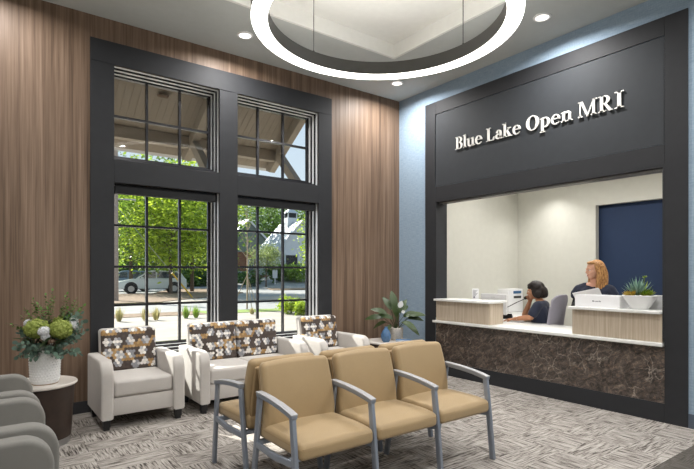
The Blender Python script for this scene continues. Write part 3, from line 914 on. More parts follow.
def sprig(tip, mat, n, L, W, name, base=None, round_=False, sag=.0, stem='stem', seed=0):
    """a twig with leaf pairs"""
    rr = random.Random(seed)
    base = base if base is not None else TOP + Vector((rr.uniform(-.05, .05), rr.uniform(-.05, .05), -.16))
    mid = (base + tip) / 2 + Vector((0, 0, .06)) - (tip - TOP) * .08
    pts = []
    for i in range(11):
        t_ = i / 10; p = base * (1 - t_) ** 2 + mid * 2 * t_ * (1 - t_) + tip * t_ * t_
        pts.append(p - Vector((0, 0, sag * t_ ** 3)))
    b = MB(); b.tube(pts, [.0028 - .0018 * i / 10 for i in range(11)], 5); st_ = b.build(name + '_stem', stem, fl)
    b = MB()
    for k in range(n):
        t_ = .42 + .58 * k / (n - 1); x = t_ * 10; i = min(9, int(x)); p = pts[i].lerp(pts[i + 1], x - i)
        d = (pts[i + 1] - pts[i]).normalized()
        sdv = d.cross(Vector((rr.uniform(-1, 1), rr.uniform(-1, 1), rr.uniform(-1, 1)))).normalized()
        for s_ in ((-1, 1) if k < n - 1 else (1,)):
            dd = (sdv * s_ + d * .55).normalized() if k < n - 1 else d
            sc = rr.uniform(.75, 1.15)
            if round_:
                u = Vector((rr.uniform(-1, 1), rr.uniform(-1, 1), rr.uniform(-.2, 1))).normalized(); v = dd.cross(u).normalized(); c = p + dd * L * .55 * sc
                b.add([c] + [c + dd * L * .5 * sc * math.cos(a) + v * W * .5 * sc * math.sin(a) for a in [q * PI / 4 for q in range(8)]], [(0, q + 1, (q + 1) % 8 + 1) for q in range(8)])
            else:
                b.leaf(p, dd, Vector((rr.uniform(-.6, .6), rr.uniform(-.6, .6), 1)), L * sc, W * sc, .25, n=3)
    b.build(name + '_leaves', mat, st_)
k = 0
for (r_, f_, u_) in ((-.17, .05, .34), (-.10, .0, .30), (-.03, .08, .41), (.02, .02, .35), (.09, .1, .33), (-.20, .1, .24), (.16, .12, .30), (-.13, .15, .37), (-.06, -.02, .26), (.12, .03, .26), (.20, .08, .24), (-.23, .0, .2), (-.14, -.05, .22), (.05, .12, .27), (.15, .0, .2), (-.19, .08, .3), (.08, .1, .38), (-.08, .12, .32), (.22, .1, .28), (-.02, .0, .26), (-.24, .05, .26), (.18, .06, .34)):
    k += 1; sprig(off(r_, f_, u_), 'leaf_spray', 15, .028, .019, 'spray', seed=k)
for (r_, f_, u_) in ((-.21, -.08, .02), (-.16, -.16, -.01), (-.05, -.20, -.04), (.0, -.21, .0), (.10, -.2, -.03), (.20, -.12, .0), (.25, -.04, .04), (.27, .0, .17), (.24, .02, .24), (-.23, -.02, .08), (-.1, -.2, .02), (.28, -.08, -.07), (-.02, -.2, -.09), (.16, .05, .24), (.2, .05, .2), (.12, .05, .2), (-.14, -.18, -.08), (.18, -.16, -.08), (.26, .05, .1)):
    k += 1; sprig(off(r_, f_, u_), 'leaf_euc', 10, .040, .036, 'eucalyptus', round_=True, sag=.02, seed=k)
for (r_, f_, u_) in ((-.2, -.05, .12), (.06, -.17, .02), (.16, -.12, .02), (-.15, -.12, .03), (.0, -.1, .2), (.1, .05, .2)):
    k += 1; sprig(off(r_, f_, u_), 'leaf_plant', 7, .07, .026, 'greenery', seed=k)
# a long spray that reaches out to the left
k += 1; sprig(off(-.33, -.02, .145), 'leaf_spray', 12, .03, .022, 'spray', base=TOP + Vector((0, 0, -.1)), seed=k)

# ------------------------------------------------------------------ corner table with plant, vase and book
CT = (-.80, -.66, 0)
ct = thing('corner_side_table', 'small round side table with white top and dark base in the room corner', 'side table', CT)
b = MB(); b.lathe([(0, .045), (.205, .045), (.275, .49), (0, .49)], CT, 48); b.build('drum', 'espresso', ct)
b = MB(); b.lathe([(0, 0), (.21, 0), (.21, .045), (0, .045)], CT, 40); b.build('plinth', 'silver', ct)
b = MB(); b.lathe([(0, .49), (.295, .49), (.305, .497), (.305, .508), (.299, .514), (0, .514)], CT, 56); b.build('table_top', 'table_top', ct)
def gp(px, py, z):
    d = (.6003 + (px - 347) / 491.6 * .7998, .7998 - (px - 347) / 491.6 * .6003, (273 - py) / 491.6)
    t_ = (z - 1.42) / d[2]
    return Vector((-5.2104 + t_ * d[0], -5.5972 + t_ * d[1], z))
BV = Vector((-.925, -.74, .514))
bv = thing('blue_vase', 'small egg-shaped blue glazed vase on the corner side table', 'vase', BV)
b = MB(); b.lathe([(0, 0), (.038, 0), (.055, .02), (.068, .06), (.066, .10), (.048, .145), (.026, .172), (.020, .185), (.024, .196), (.016, .196), (.014, .18), (0, .16)], BV, 36); b.build('vase_body', 'blue_glass', bv)
b = MB(); b.lathe([(.020, .1945), (.025, .196), (.022, .199), (.016, .197)], BV, 24); b.build('vase_lip', 'book_blue', bv)
bk = thing('book', 'blue hardcover book lying on the corner side table beside the pot', 'book', (-.70, -.835, .514), R(-38))
b = MB(); T0 = Matrix.Translation((-.70, -.835, .514)); b.box(-.10, .10, -.055, .055, .0, .003, T=T0); b.box(-.10, .10, -.055, .055, .019, .022, T=T0); b.box(-.10, .10, .052, .055, 0, .022, T=T0); b.build('cover', 'book_blue', bk, False)
b = MB(); b.box(-.096, .096, -.05, .052, .003, .019, T=T0); b.build('pages', 'paper', bk, False)
PP = Vector((-.665, -.655, .514))
pt = thing('plant_pot', 'speckled pale stone pot on the corner side table', 'plant pot', PP)
b = MB(); b.lathe([(0, 0), (.075, 0), (.088, .02), (.095, .16), (.09, .165), (.082, .16), (.078, .13), (0, .13)], PP, 36); b.build('pot_body', 'pot', pt)
b = MB(); b.lathe([(0, .135), (.08, .137)], PP, 24); b.build('soil', 'mulch', pt)
pl = thing('potted_plant', 'broad-leaved green plant with a white bloom growing from the stone pot', 'plant', PP + Vector((0, 0, .14)))
rp_ = random.Random(11); Q = PP + Vector((0, 0, .14))
specs = [(-.27, -.02, .20, .24), (-.22, .05, .10, .2), (-.20, -.08, .28, .22), (-.10, .02, .36, .22), (-.03, 0, .40, .24), (.06, -.02, .30, .22), (.16, .0, .22, .26), (.24, .02, .18, .24), (.20, -.05, .06, .22), (-.12, -.1, .05, .2), (.28, -.03, .24, .22), (.0, -.08, .22, .2), (-.07, -.06, .18, .2), (.11, .08, .30, .2), (.12, -.1, .12, .22), (-.16, .1, .22, .2), (.02, .1, .3, .22)]
for i, (r_, f_, u_, L) in enumerate(specs):
    tip = Q + Rv * r_ + Fv * f_ + Uv * u_
    base = Q + Vector((rp_.uniform(-.02, .02), rp_.uniform(-.02, .02), -.01)); m_ = base.lerp(tip, .5) + Vector((0, 0, .07))
    pts = [base * (1 - t_) ** 2 + m_ * 2 * t_ * (1 - t_) + tip * t_ * t_ for t_ in [q / 6 for q in range(5)]]
    b = MB(); b.tube(pts, .0035, 5)
    d = (tip - m_).normalized(); nrm = Vector((d.x * .2, d.y * .2, 1)) - Fv * .8
    b.leaf(pts[-1], d, nrm, L * .95, L * .44, .55, n=6)
    b.build('leaf', 'leaf_plant', pl)
b = MB(); tip = Q + Rv * .035 + Fv * -.06 + Uv * .30
b.tube([Q, Q.lerp(tip, .5) + Vector((0, 0, .03)), tip], .003, 5); fs_ = b.build('flower_stalk', 'leaf_spray', pl)
b = MB(); b.leaf(tip, Rv * .4 + Uv, -Fv, .10, .075, .1, n=6, fold=.5); b.leaf(tip - Uv * .06 + Rv * .03, Rv + Uv * .2, -Fv, .05, .05, .1, n=5, fold=.4); b.build('white_bloom', 'blossom', fs_)

# ------------------------------------------------------------------ reception desk
dk = thing('reception_desk', 'long reception desk with dark brown marble front set in the charcoal opening', 'reception desk', (.1, -2.2, 0))
b = MB(); b.box(.0, .03, OY0 + .002, OY1 - .002, .181, .718); b.build('marble_front', 'marble', dk, False)
b = MB(); b.box(.031, .215, OY0 + .02, OY1 - .02, .0, .722); b.build('desk_core', 'light_wood', dk, False)
for y in (OY0 + .06, -2.3, OY1 - .1):
    b = MB(); b.box(.23, .72, y, y + .03, 0, .722); b.build('support_panel', 'light_wood', dk, False)
wt = thing('worktop', 'continuous white stone worktop over the marble front', 'counter', (.3, -2.2, .724))
b = MB(); b.box(-.0305, .76, OY0 + .022, OY1 - .019, .724, .756, .003, 2)
b.box(-.072, -.031, OY0 + .002, OY1 - .0, .724, .756, .003, 2); b.build('worktop_slab', 'quartz', wt)
def ledge(label, ya, yb, to_left):
    t = thing('raised_counter_ledge', label, 'counter ledge', (.1, (ya + yb) / 2, .757), 0, 'raised transaction ledges')
    # box carcass
    y0, y1 = (ya + .018, yb)
    b = MB(); b.box(-.012, .145, ya + (.0 if to_left else .02), yb - (.02 if to_left else .0), .757, 1.028, .001, 1); b.build('ledge_box', 'light_wood', t, False)
    b = MB(); b.box(-.072, .33, ya - (.022 if to_left else -.022), yb - (.022 if to_left else -.022), 1.029, 1.058, .003, 2); b.build('ledge_top', 'quartz', t)
    b = MB(); yy_ = ya + .03 if to_left else yb - .06
    b.box(.15, .31, yy_, yy_ + .02, .757, 1.028); b.build('ledge_bracket', 'light_wood', t, False)
    return t
ledge('raised white ledge on a grey wood box at the left end of the reception desk', -1.69, OY1, True)
ledge('raised white ledge on a grey wood box at the right end, carrying the succulent bowl', OY0, -2.775, False)
TOPZ = 1.058; WZ = .756

# monitor with its back to the lobby
def monitor(loc, rz, label):
    t = thing('computer_monitor', label, 'monitor', loc, rz)
    T_ = Matrix.Translation(loc)
    b = MB(); b.rbox((0, 0, .235), (.40, .035, .285), .012, 3, T=T_); cs = b.build('monitor_case', 'white_plastic', t)
    b = MB(); b.box(-.185, .185, .0176, .019, .11, .36, T=T_); b.build('screen', 'screen', t, False)
    b = MB(); b.box(-.035, .035, -.03, -.012, .02, .27, .006, T=T_); b.build('stand_neck', 'white_plastic', t)
    b = MB(); b.box(-.12, .12, -.11, .09, 0, .014, .005, T=T_); b.build('stand_foot', 'white_plastic', t)
    b = MB()
    for i in range(5): b.box(-.032 + i * .012, -.024 + i * .012, -.0185, -.0172, .325, .332, T=T_)
    b.build('maker_mark', 'grey_plastic', cs, False)
    return t
monitor((.52, -1.36, WZ), R(-84), 'white computer monitor with its back to the lobby, beside the woman on the phone')
kb = thing('keyboard', 'white keyboard on the worktop under the seated woman\'s hand', 'keyboard', (.62, -1.52, WZ), R(-78))
T_ = Matrix.Translation((.62, -1.52, WZ))
b = MB(); b.box(-.2, .2, -.065, .065, 0, .014, .004, T=T_); b.build('keyboard_body', 'white_plastic', kb)
b = MB()
for i in range(14):
    for j in range(5): b.box(-.19 + i * .0272, -.168 + i * .0272, -.056 + j * .0225, -.038 + j * .0225, .014, .019, T=T_)
b.build('keys', 'ceramic', kb, False)
# desk behind: credenza along the left wall carrying the second monitor
cd = thing('back_desk', 'white return desk along the left office wall', 'desk', (1.5, -.75, 0))
b = MB(); b.box(.9, 2.3, -1.3, OFY1 - .005, .725, WZ, .003, 2); b.build('desk_top', 'quartz', cd)
for x in (.92, 2.25):
    b = MB(); b.box(x, x + .03, -1.25, OFY1 - .01, 0, .724); b.build('support_panel', 'light_wood', cd, False)
# desk phone
ph = thing('desk_phone', 'black desk phone base on the worktop behind the monitor', 'phone', (.98, -1.22, WZ), R(-60))
T_ = Matrix.Translation((.98, -1.22, WZ))
b = MB(); b.prism([(-.09, 0), (.09, 0), (.09, .035), (-.09, .075)], 'x', -.10, .10, .005, T=T_); b.build('phone_base', 'black', ph)
b = MB()
for i in range(3):
    for j in range(4): b.box(.0 + i * .025, .018 + i * .025, -.02 + j * .022, -.006 + j * .022, .055 - j * .005, .062 - j * .005, T=T_)
b.build('keypad', 'grey_plastic', ph, False)
# small sign stand on the left ledge
cs_ = thing('sign_holder', 'small clear-backed card holder standing on the left raised ledge', 'sign holder', (.2, -1.30, TOPZ), R(-75))
T_ = Matrix.Translation((.2, -1.30, TOPZ))
b = MB(); b.box(-.045, .045, -.003, .003, .0, .15, .002, T=T_); b.box(-.045, .045, -.04, .04, 0, .006, .002, T=T_); b.build('acrylic_stand', 'white_plastic', cs_)
b = MB()
for i in range(6): b.box(-.032, .032 - (i % 3) * .012, -.0042, -.0032, .125 - i * .014, .130 - i * .014, T=T_)
b.box(-.03, -.005, -.0042, -.0032, .02, .045, T=T_)
b.build('printed_lines', 'ink', cs_, False)
# wall pieces seen behind the woman on the phone
nb = thing('desk_cabinet', 'white cabinet on the back desk with blue and dark labels beside the seated woman', 'cabinet', (2.03, OFY1 - .15, WZ))
b = MB(); b.box(1.90, 2.32, OFY1 - .22, OFY1 - .001, .757, 1.15, .01); b.build('cabinet_body', 'white_plastic', nb)
b = MB(); b.box(2.04, 2.26, OFY1 - .224, OFY1 - .2205, 1.07, 1.115); b.build('blue_label', 'label_blue', nb, False)
b = MB(); b.box(2.05, 2.26, OFY1 - .224, OFY1 - .2205, .99, 1.03); b.build('dark_label', 'black', nb, False)
# office chair
oc = thing('office_chair', 'lavender grey office chair with tall rounded mesh back behind the seated woman', 'office chair', (0, 0, 0))
b = MB(); b.rbox((0, 0, .47), (.48, .46, .08), .035, 5, (0, 0, .01)); b.build('seat', 'office_chair', oc)
def curve(p):
    p.y += -.10 * (p.x / .24) ** 2 * .45; return p
b = MB(); b.rbox((0, -.25, .80), (.46, .035, .58), .017, 8)
for v in b.b.verts:
    u = v.co.x / .23; z = (v.co.z - .51) / .58
    v.co.x *= 1 - .06 * z; v.co.z += .05 * max(0, z)
    if z > .8: v.co.z -= .07 * u * u * u * u
    v.co.y += .05 * u * u - .10 * z
b.build('backrest', 'office_chair', oc)
b = MB(); b.tube([(0, -.02, .43), (0, -.25, .40), (0, -.31, .55)], .02, 8); b.build('back_bracket', 'grey_plastic', oc)
b = MB(); b.lathe([(0, .08), (.03, .08), (.03, .3), (.02, .3), (.02, .43), (0, .43)], seg=16); b.build('gas_column', 'grey_plastic', oc)
for k in range(5):
    a = 2 * PI * k / 5 + .3
    b = MB(); b.bar([(0, 0, .10), (.27 * math.cos(a), .27 * math.sin(a), .075)], .04, .03, bev=.006); lg = b.build('base_leg', 'grey_plastic', oc)
    b = MB(); c_ = (.27 * math.cos(a), .27 * math.sin(a), .028); b.prism(arc(c_[0], .028, .028, 0, 330, 11), 'y', c_[1] - .02, c_[1] + .02); b.build('caster', 'black', lg)
place(oc, (.865, -1.815, 0), R(5))
# paper box on the right ledge
YB0, YB1 = -3.265, -2.80
pb = thing('document_tray', 'long white open document box on the right raised ledge in front of the standing woman', 'box', (.13, -3.03, TOPZ))
b = MB(); b.box(.0, .006, YB0, YB1, TOPZ, TOPZ + .125); b.box(.22, .226, YB0, YB1, TOPZ, TOPZ + .125); b.box(.006, .22, YB0, YB0 + .006, TOPZ, TOPZ + .125); b.box(.006, .22, YB1 - .006, YB1, TOPZ, TOPZ + .125); b.box(.006, .22, YB0 + .006, YB1 - .006, TOPZ, TOPZ + .006)
bx = b.build('box_shell', 'paper', pb, False)
b = MB()
for i, (w_, h_) in enumerate(((.012, .018), (.008, .012), (.008, .012), (.010, .012), (.008, .012), (.009, .017), (.008, .012))):
    b.box(-.0008, -.0001, -2.99 - i * .0135 - w_, -2.99 - i * .0135, TOPZ + .058, TOPZ + .058 + h_ * .8)
b.build('printed_word', 'ink', bx, False)
sb = thing('white_box', 'small white box half hidden behind the succulent bowl', 'box', (.25, -3.46, TOPZ))
b = MB(); b.box(.225, .29, -3.60, -3.33, TOPZ, TOPZ + .13, .002); b.build('box_shell', 'paper', sb)
b = MB(); b.box(.22, .295, -3.605, -3.325, TOPZ + .1305, TOPZ + .136, .001); b.build('box_lid', 'white_plastic', sb)
# succulent bowl
BW = Vector((.09, -3.42, TOPZ))
bw = thing('planter_bowl', 'white flared bowl planter on the right raised ledge', 'planter', BW)
b = MB(); b.lathe([(0, 0), (.075, 0), (.082, .006), (.165, .135), (.160, .139), (.152, .134), (.12, .09), (0, .09)], BW, 40, sx=.72, sy=1.0); b.build('bowl', 'ceramic', bw)
b = MB(); b.lathe([(0, .125), (.148, .127)], BW, 30, sx=.72, sy=1.0); b.build('soil', 'mulch', bw)
su = thing('succulents', 'mixed blue-green and golden succulents growing in the white bowl planter', 'plant', BW + Vector((0, 0, .125)))
rs = random.Random(5)
def rosette(c, n, L, W, mat, up, name):
    b = MB()
    for i in range(n):
        a = i * 2.4; el = up * (.35 + .65 * (i / n))
        d = Vector((math.cos(a) * math.cos(el), math.sin(a) * math.cos(el), math.sin(el)))
        l = L * rs.uniform(.7, 1.1)
        b.leaf(c, d, Vector((0, 0, 1)) if el < 1.2 else Vector((1, 0, 0)), l, W, -.15, n=3, fold=.5)
    b.build(name, mat, su)
for (r_, f_, m_, L, n, up, W) in ((-.02, .0, 'succ_blue', .19, 34, 1.45, .018), (.0, .03, 'succ_blue', .17, 28, 1.4, .018), (-.05, .02, 'succ_blue', .15, 24, 1.3, .018), (.05, -.02, 'succ_green', .09, 26, 1.1, .026), (.09, .0, 'succ_green', .085, 24, 1.0, .026), (.02, -.04, 'succ_green', .08, 22, 1.0, .024), (-.09, -.01, 'succ_gold', .075, 24, 1.0, .024), (-.11, .02, 'succ_gold', .07, 18, .9, .024), (.11, .03, 'succ_gold', .08, 18, 1.0, .02), (.06, .04, 'succ_green', .16, 8, 1.5, .022)):
    rosette(BW + Vector((0, 0, .128)) + Rv * r_ + Fv * f_, n, L, W, m_, up, 'rosette')
b = MB(); p0 = BW + Vector((0, 0, .127)) + Rv * .05 + Fv * .02; b.tube([p0, p0 + Vector((0, 0, .12)), p0 + Vector((0, 0, .185)) + Rv * .01], .004, 5); ss = b.build('succulent_stem', 'succ_green', su)
b = MB()
for i in range(14):
    a = i * 2.4; b.leaf(p0 + Vector((0, 0, .185)) + Rv * .01, Vector((math.cos(a), math.sin(a), rs.uniform(.0, 1.2))), Vector((0, 0, 1)), .035, .02, 0, n=2)
b.build('rosette', 'succ_green', ss)
# small outlet on the office back wall
so_ = thing('wall_outlet', 'small white outlet plate on the office back wall beside the navy opening', 'outlet', (OFX - .001, -1.66, .98))
b = MB(); b.box(OFX - .008, OFX - .001, -1.70, -1.63, .93, 1.04, .002); b.build('outlet_plate', 'white_plastic', so_)
b = MB(); b.box(OFX - .0095, OFX - .008, -1.68, -1.65, .995, 1.015); b.box(OFX - .0095, OFX - .008, -1.68, -1.65, .955, .975); b.build('socket', 'grey_plastic', so_, False)
# ------------------------------------------------------------------ people
def remeshed(mb, name, mat, parent, voxel=.007, smooth=4):
    """fuse overlapping solids into one continuous skin"""
    me = D.meshes.new(name + '_raw')
    o_ = root_loc(parent); mb.b.to_mesh(me); mb.b.free()
    tmp = D.objects.new('tmp', me); col.objects.link(tmp)
    m = tmp.modifiers.new('r', 'REMESH'); m.mode = 'VOXEL'; m.voxel_size = voxel; m.use_smooth_shade = True
    m2 = tmp.modifiers.new('s', 'SMOOTH'); m2.factor = .5; m2.iterations = smooth
    dg = bpy.context.evaluated_depsgraph_get()
    new = D.meshes.new_from_object(tmp.evaluated_get(dg)); new.name = name
    D.objects.remove(tmp); D.meshes.remove(me)
    new.materials.clear(); new.materials.append(M[mat])
    new.polygons.foreach_set('use_smooth', [True] * len(new.polygons))
    o = D.objects.new(name, new); col.objects.link(o); o.parent = parent
    return o
def limb(b, pts, rs):
    P_ = [Vector(p) for p in pts]
    for p, r in zip(P_, rs): b.ball(p, r, None, 2)
    for i in range(len(P_) - 1):
        n = 5; a, c = P_[i], P_[i + 1]
        b.tube([a.lerp(c, k / n) for k in range(n + 1)], [rs[i] + (rs[i + 1] - rs[i]) * k / n for k in range(n + 1)], 12)
def hand(b, wrist, d, nrm, side, curl=.5, spread=.12):
    """palm, four unequal bent fingers and a thumb; d = pointing direction, nrm = back of the hand"""
    W = Vector(wrist); d = Vector(d).normalized(); nrm = Vector(nrm); nrm = (nrm - d * nrm.dot(d)).normalized(); sd = d.cross(nrm) * side
    for k in (-1, -.33, .33, 1):
        limb(b, [W + sd * k * .014, W + d * .075 + sd * k * .030], [.015, .0125])
    for k, L in ((-1, .058), (-.33, .070), (.33, .077), (1, .068)):
        p = W + d * .075 + sd * k * .030; pts = [p]; dd = (d + sd * k * spread).normalized()
        for j, f in enumerate((.42, .32, .26)):
            ang = curl * (j + .6) * .8
            q = dd * math.cos(ang) - nrm * math.sin(ang)
            p = p + q * L * f * 1.05; pts.append(p)
        limb(b, pts, [.0105, .0095, .0088, .0078])
    p = W + d * .022 + sd * .026
    limb(b, [p, p + (d * .6 + sd * .75 - nrm * .25).normalized() * .036, p + (d * .6 + sd * .75 - nrm * .25).normalized() * .036 + (d * .95 + sd * .2 - nrm * .4).normalized() * .032], [.014, .0115, .0095])
def head_solid(b, Tm):
    """skull, jaw, cheeks, nose, lips ridge, ears, facing local +y"""
    def e(c, r, s=2):
        t = bmesh.new(); bmesh.ops.create_icosphere(t, subdivisions=3, radius=1)
        b.merge(t, Tm @ Matrix.Translation(c) @ Matrix.Diagonal((*r, 1)))
    e((0, -.012, .030), (.074, .092, .085)); e((0, .018, -.020), (.062, .070, .085)); e((0, .045, -.078), (.034, .034, .030)); e((0, .060, -.092), (.018, .018, .016))
    for s in (-1, 1):
        e((s * .036, .050, -.022), (.026, .026, .026)); e((s * .030, .074, .018), (.024, .010, .007)); e((s * .077, -.006, -.006), (.010, .018, .031)); e((s * .009, .094, -.028), (.008, .009, .007))
    e((0, .086, .010), (.009, .013, .022)); e((0, .096, -.018), (.011, .016, .013)); e((0, .083, -.056), (.020, .010, .006)); e((0, .081, -.065), (.017, .010, .006))
def face_parts(parent, Tm, skin_lip='lip', smile=0.):
    for s in (-1, 1):
        b = MB(); t = bmesh.new(); bmesh.ops.create_icosphere(t, subdivisions=2, radius=.0125); b.merge(t, Tm @ Matrix.Translation((s * .030, .0665, .003))); ey = b.build('eye', 'eye_white', parent)
        b = MB(); t = bmesh.new(); bmesh.ops.create_icosphere(t, subdivisions=2, radius=.0068); b.merge(t, Tm @ Matrix.Translation((s * .030, .0735, .003))); b.build('iris', 'eye', ey)
        b = MB(); b.tube([Tm @ Vector(q) for q in ((s * .014, .084, .020), (s * .030, .0845, .026), (s * .046, .073, .021))], [.0022, .003, .0015], 6); b.build('eyebrow', 'hair_black' if smile == 0 else 'hair_blond', parent)
    b = MB(); b.tube([Tm @ Vector(q) for q in ((-.024, .080, -.058 + smile), (-.012, .0905, -.060), (0, .094, -.061), (.012, .0905, -.060), (.024, .080, -.058 + smile))], [.002, .0048, .0055, .0048, .002], 8); lp = b.build('lips', skin_lip, parent)
    if smile:
        b = MB(); b.tube([Tm @ Vector(q) for q in ((-.014, .0945, -.0585), (0, .0985, -.060), (.014, .0945, -.0585))], [.0022, .0032, .0022], 6); b.build('teeth', 'paper', lp)

# --- the woman on the phone, seated, facing local +y
w1 = thing('person', 'seated person with short black hair in a navy scrub top talking on a black phone', 'person', (0, 0, 0))
hc = Vector((0, .115, 1.172)); Th = Matrix.Translation(hc) @ Matrix.Rotation(R(8), 4, 'Z') @ Matrix.Rotation(R(-8), 4, 'X')
b = MB()
limb(b, [(-.06, -.01, .62), (.06, -.01, .62)], [.125, .125]); limb(b, [(-.05, -.0, .62), (-.045, .02, .76), (-.06, .03, .90)], [.12, .105, .10]); limb(b, [(.05, 0, .62), (.045, .02, .76), (.06, .03, .90)], [.12, .105, .10])
limb(b, [(-.15, .03, .985), (0, .035, 1.0), (.15, .03, .985)], [.055, .07, .055])
limb(b, [(0, .03, 1.0), (0, .07, 1.10)], [.055, .047])
limb(b, [(-.165, .03, .975), (-.235, .09, .835), (-.215, .315, .797)], [.052, .042, .026]); hand(b, (-.215, .315, .797), (.12, 1, -.1), (0, 0, 1), -1, .35)
limb(b, [(.165, .04, .975), (.15, .30, .835), (.085, .205, 1.035)], [.052, .042, .026]); hand(b, (.085, .205, 1.035), (-.22, -.15, 1), (.9, .55, .2), 1, .85)
for s in (-1, 1):
    limb(b, [(s * .09, .0, .60), (s * .11, .42, .575), (s * .11, .45, .10)], [.085, .062, .04]); limb(b, [(s * .11, .43, .05), (s * .11, .56, .036)], [.04, .032])
head_solid(b, Th)
body = remeshed(b, 'body', 'skin1', w1, .0065)
face_parts(w1, Th)
b = MB()   # navy scrub top with short sleeves
limb(b, [(-.06, -.01, .66), (.06, -.01, .66)], [.138, .138]); limb(b, [(-.05, .0, .66), (-.05, .022, .78), (-.062, .032, .90)], [.133, .12, .114]); limb(b, [(.05, 0, .66), (.05, .022, .78), (.062, .032, .90)], [.133, .12, .114])
limb(b, [(-.15, .03, .978), (0, .02, .985), (.15, .03, .978)], [.068, .074, .068])
limb(b, [(-.155, .03, .975), (-.215, .07, .880)], [.066, .064]); limb(b, [(.155, .035, .975), (.160, .15, .905)], [.066, .060])
remeshed(b, 'scrub_top', 'scrub', w1, .009)
b = MB()
for s in (-1, 1):
    limb(b, [(s * .09, .0, .60), (s * .11, .42, .575), (s * .11, .45, .13)], [.095, .072, .055])
limb(b, [(-.06, -.01, .61), (.06, -.01, .61)], [.134, .134])
remeshed(b, 'trousers', 'trouser', w1, .011)
for s in (-1, 1):
    b = MB(); limb(b, [(s * .11, .43, .045), (s * .11, .50, .045), (s * .11, .575, .038)], [.045, .044, .036]); remeshed(b, 'shoe', 'black', w1, .008)
b = MB()   # short full bob
def hb(c, r):
    t = bmesh.new(); bmesh.ops.create_icosphere(t, subdivisions=3, radius=1); b.merge(t, Th @ Matrix.Translation(c) @ Matrix.Diagonal((*r, 1)))
hb((0, -.040, .045), (.100, .100, .092)); hb((0, -.075, -.005), (.098, .075, .105)); hb((-.066, -.03, -.01), (.032, .060, .085)); hb((.066, -.03, -.01), (.032, .060, .085)); hb((0, .035, .085), (.070, .050, .036)); hb((-.045, .05, .062), (.030, .030, .026)); hb((.045, .05, .062), (.03, .03, .026)); hb((0, -.11, -.055), (.075, .05, .055))
hb((-.085, -.055, -.045), (.024, .05, .06)); hb((.085, -.055, -.045), (.024, .05, .06)); hb((0, -.02, .075), (.092, .085, .072)); hb((0, -.135, -.03), (.06, .035, .075))
remeshed(b, 'hair', 'hair_black', w1, .006, 2)
b = MB(); b.tube([(-.245, .27, .800), (-.215, .27, .826), (-.188, .27, .800), (-.215, .27, .772), (-.245, .27, .800)], .006, 8); b.box(-.232, -.200, .255, .285, .824, .834, .003); b.build('wrist_watch', 'white_plastic', w1)
b = MB(); b.box(-.03, .02, .139, .145, .86, .885, .002, T=Matrix.Translation((-.035, .006, .0))); b.build('name_badge', 'label_blue', w1, False)
A1 = R(14); L1 = Vector((.885, -1.885, 0)); place(w1, L1, A1)
# the handset she holds, cord included
hs = thing('phone_handset', 'black telephone handset with cord held at the seated woman\'s face', 'phone handset', (0, 0, 0))
b = MB(); b.tube([Vector(q) for q in ((.094, .105, 1.185), (.100, .145, 1.16), (.092, .195, 1.12), (.068, .238, 1.085), (.035, .258, 1.07))], [.019, .013, .012, .014, .019], 10); gr = b.build('grip', 'black', hs)
b = MB(); b.tube([(.094, .105, 1.195), (.084, .102, 1.182)], [.024, .024], 12); b.build('earpiece', 'black', hs)
b = MB(); b.tube([(.035, .258, 1.07), (.024, .244, 1.078)], [.022, .022], 12); b.build('mouthpiece', 'black', hs)
b = MB(); b.tube([(.040, .262, 1.06), (.070, .38, 1.01), (.05, .52, .93), (.03, .70, .835)], .005, 6); b.build('cord', 'black', hs)
place(hs, L1, A1)

# --- the standing woman
w2 = thing('person', 'standing person with long copper-blond hair in dark scrubs smiling and holding white paper', 'person', (0, 0, 0))
Z0_ = 0.0
hc = Vector((0, .03, 1.455)); Th = Matrix.Translation(hc) @ Matrix.Rotation(R(-46), 4, 'Z') @ Matrix.Rotation(R(-3), 4, 'X')
b = MB()
limb(b, [(-.07, 0, .82), (.07, 0, .82)], [.12, .12]); 
for s in (-1, 1): limb(b, [(s * .06, 0, .84), (s * .045, .0, 1.0), (s * .065, .0, 1.16)], [.115, .095, .10])
limb(b, [(-.15, -.01, 1.235), (0, -.01, 1.25), (.15, -.01, 1.235)], [.05, .065, .05]); limb(b, [(0, -.01, 1.25), (0, .01, 1.38)], [.05, .045])
for s in (-1, 1):
    limb(b, [(s * .165, -.01, 1.225), (s * .225, .00, .99), (s * .10, .22, 1.085)], [.05, .04, .026]); hand(b, (s * .10, .22, 1.085), (-s * .5, .8, .25), (0, .2, -1) if s > 0 else (0, .2, -1), s, .55)
    limb(b, [(s * .09, 0, .80), (s * .095, .01, .44), (s * .095, -.01, .08)], [.09, .06, .04]); limb(b, [(s * .095, .0, .04), (s * .10, .13, .03)], [.035, .028])
head_solid(b, Th)
remeshed(b, 'body', 'skin2', w2, .0065)
face_parts(w2, Th, smile=.006)
b = MB()   # dark scrub top with wide cap sleeves
for s in (-1, 1):
    limb(b, [(s * .06, 0, .86), (s * .05, .0, 1.0), (s * .068, .0, 1.16)], [.128, .112, .112])
    limb(b, [(s * .10, -.01, 1.245), (s * .19, -.01, 1.215), (s * .240, .0, 1.160)], [.058, .054, .040]); limb(b, [(s * .15, .0, 1.19), (s * .235, .0, 1.13)], [.07, .045])
limb(b, [(-.12, -.01, 1.22), (.12, -.01, 1.22)], [.07, .07])
remeshed(b, 'scrub_top', 'scrub', w2, .009)
b = MB()
for s in (-1, 1): limb(b, [(s * .165, -.01, 1.21), (s * .225, .0, .99), (s * .108, .205, 1.078)], [.056, .050, .034])
remeshed(b, 'undershirt_sleeves', 'black_cloth', w2, .009)
b = MB()
limb(b, [(-.07, 0, .83), (.07, 0, .83)], [.13, .13])
for s in (-1, 1): limb(b, [(s * .09, 0, .80), (s * .095, .01, .44), (s * .095, -.01, .07)], [.10, .072, .055])
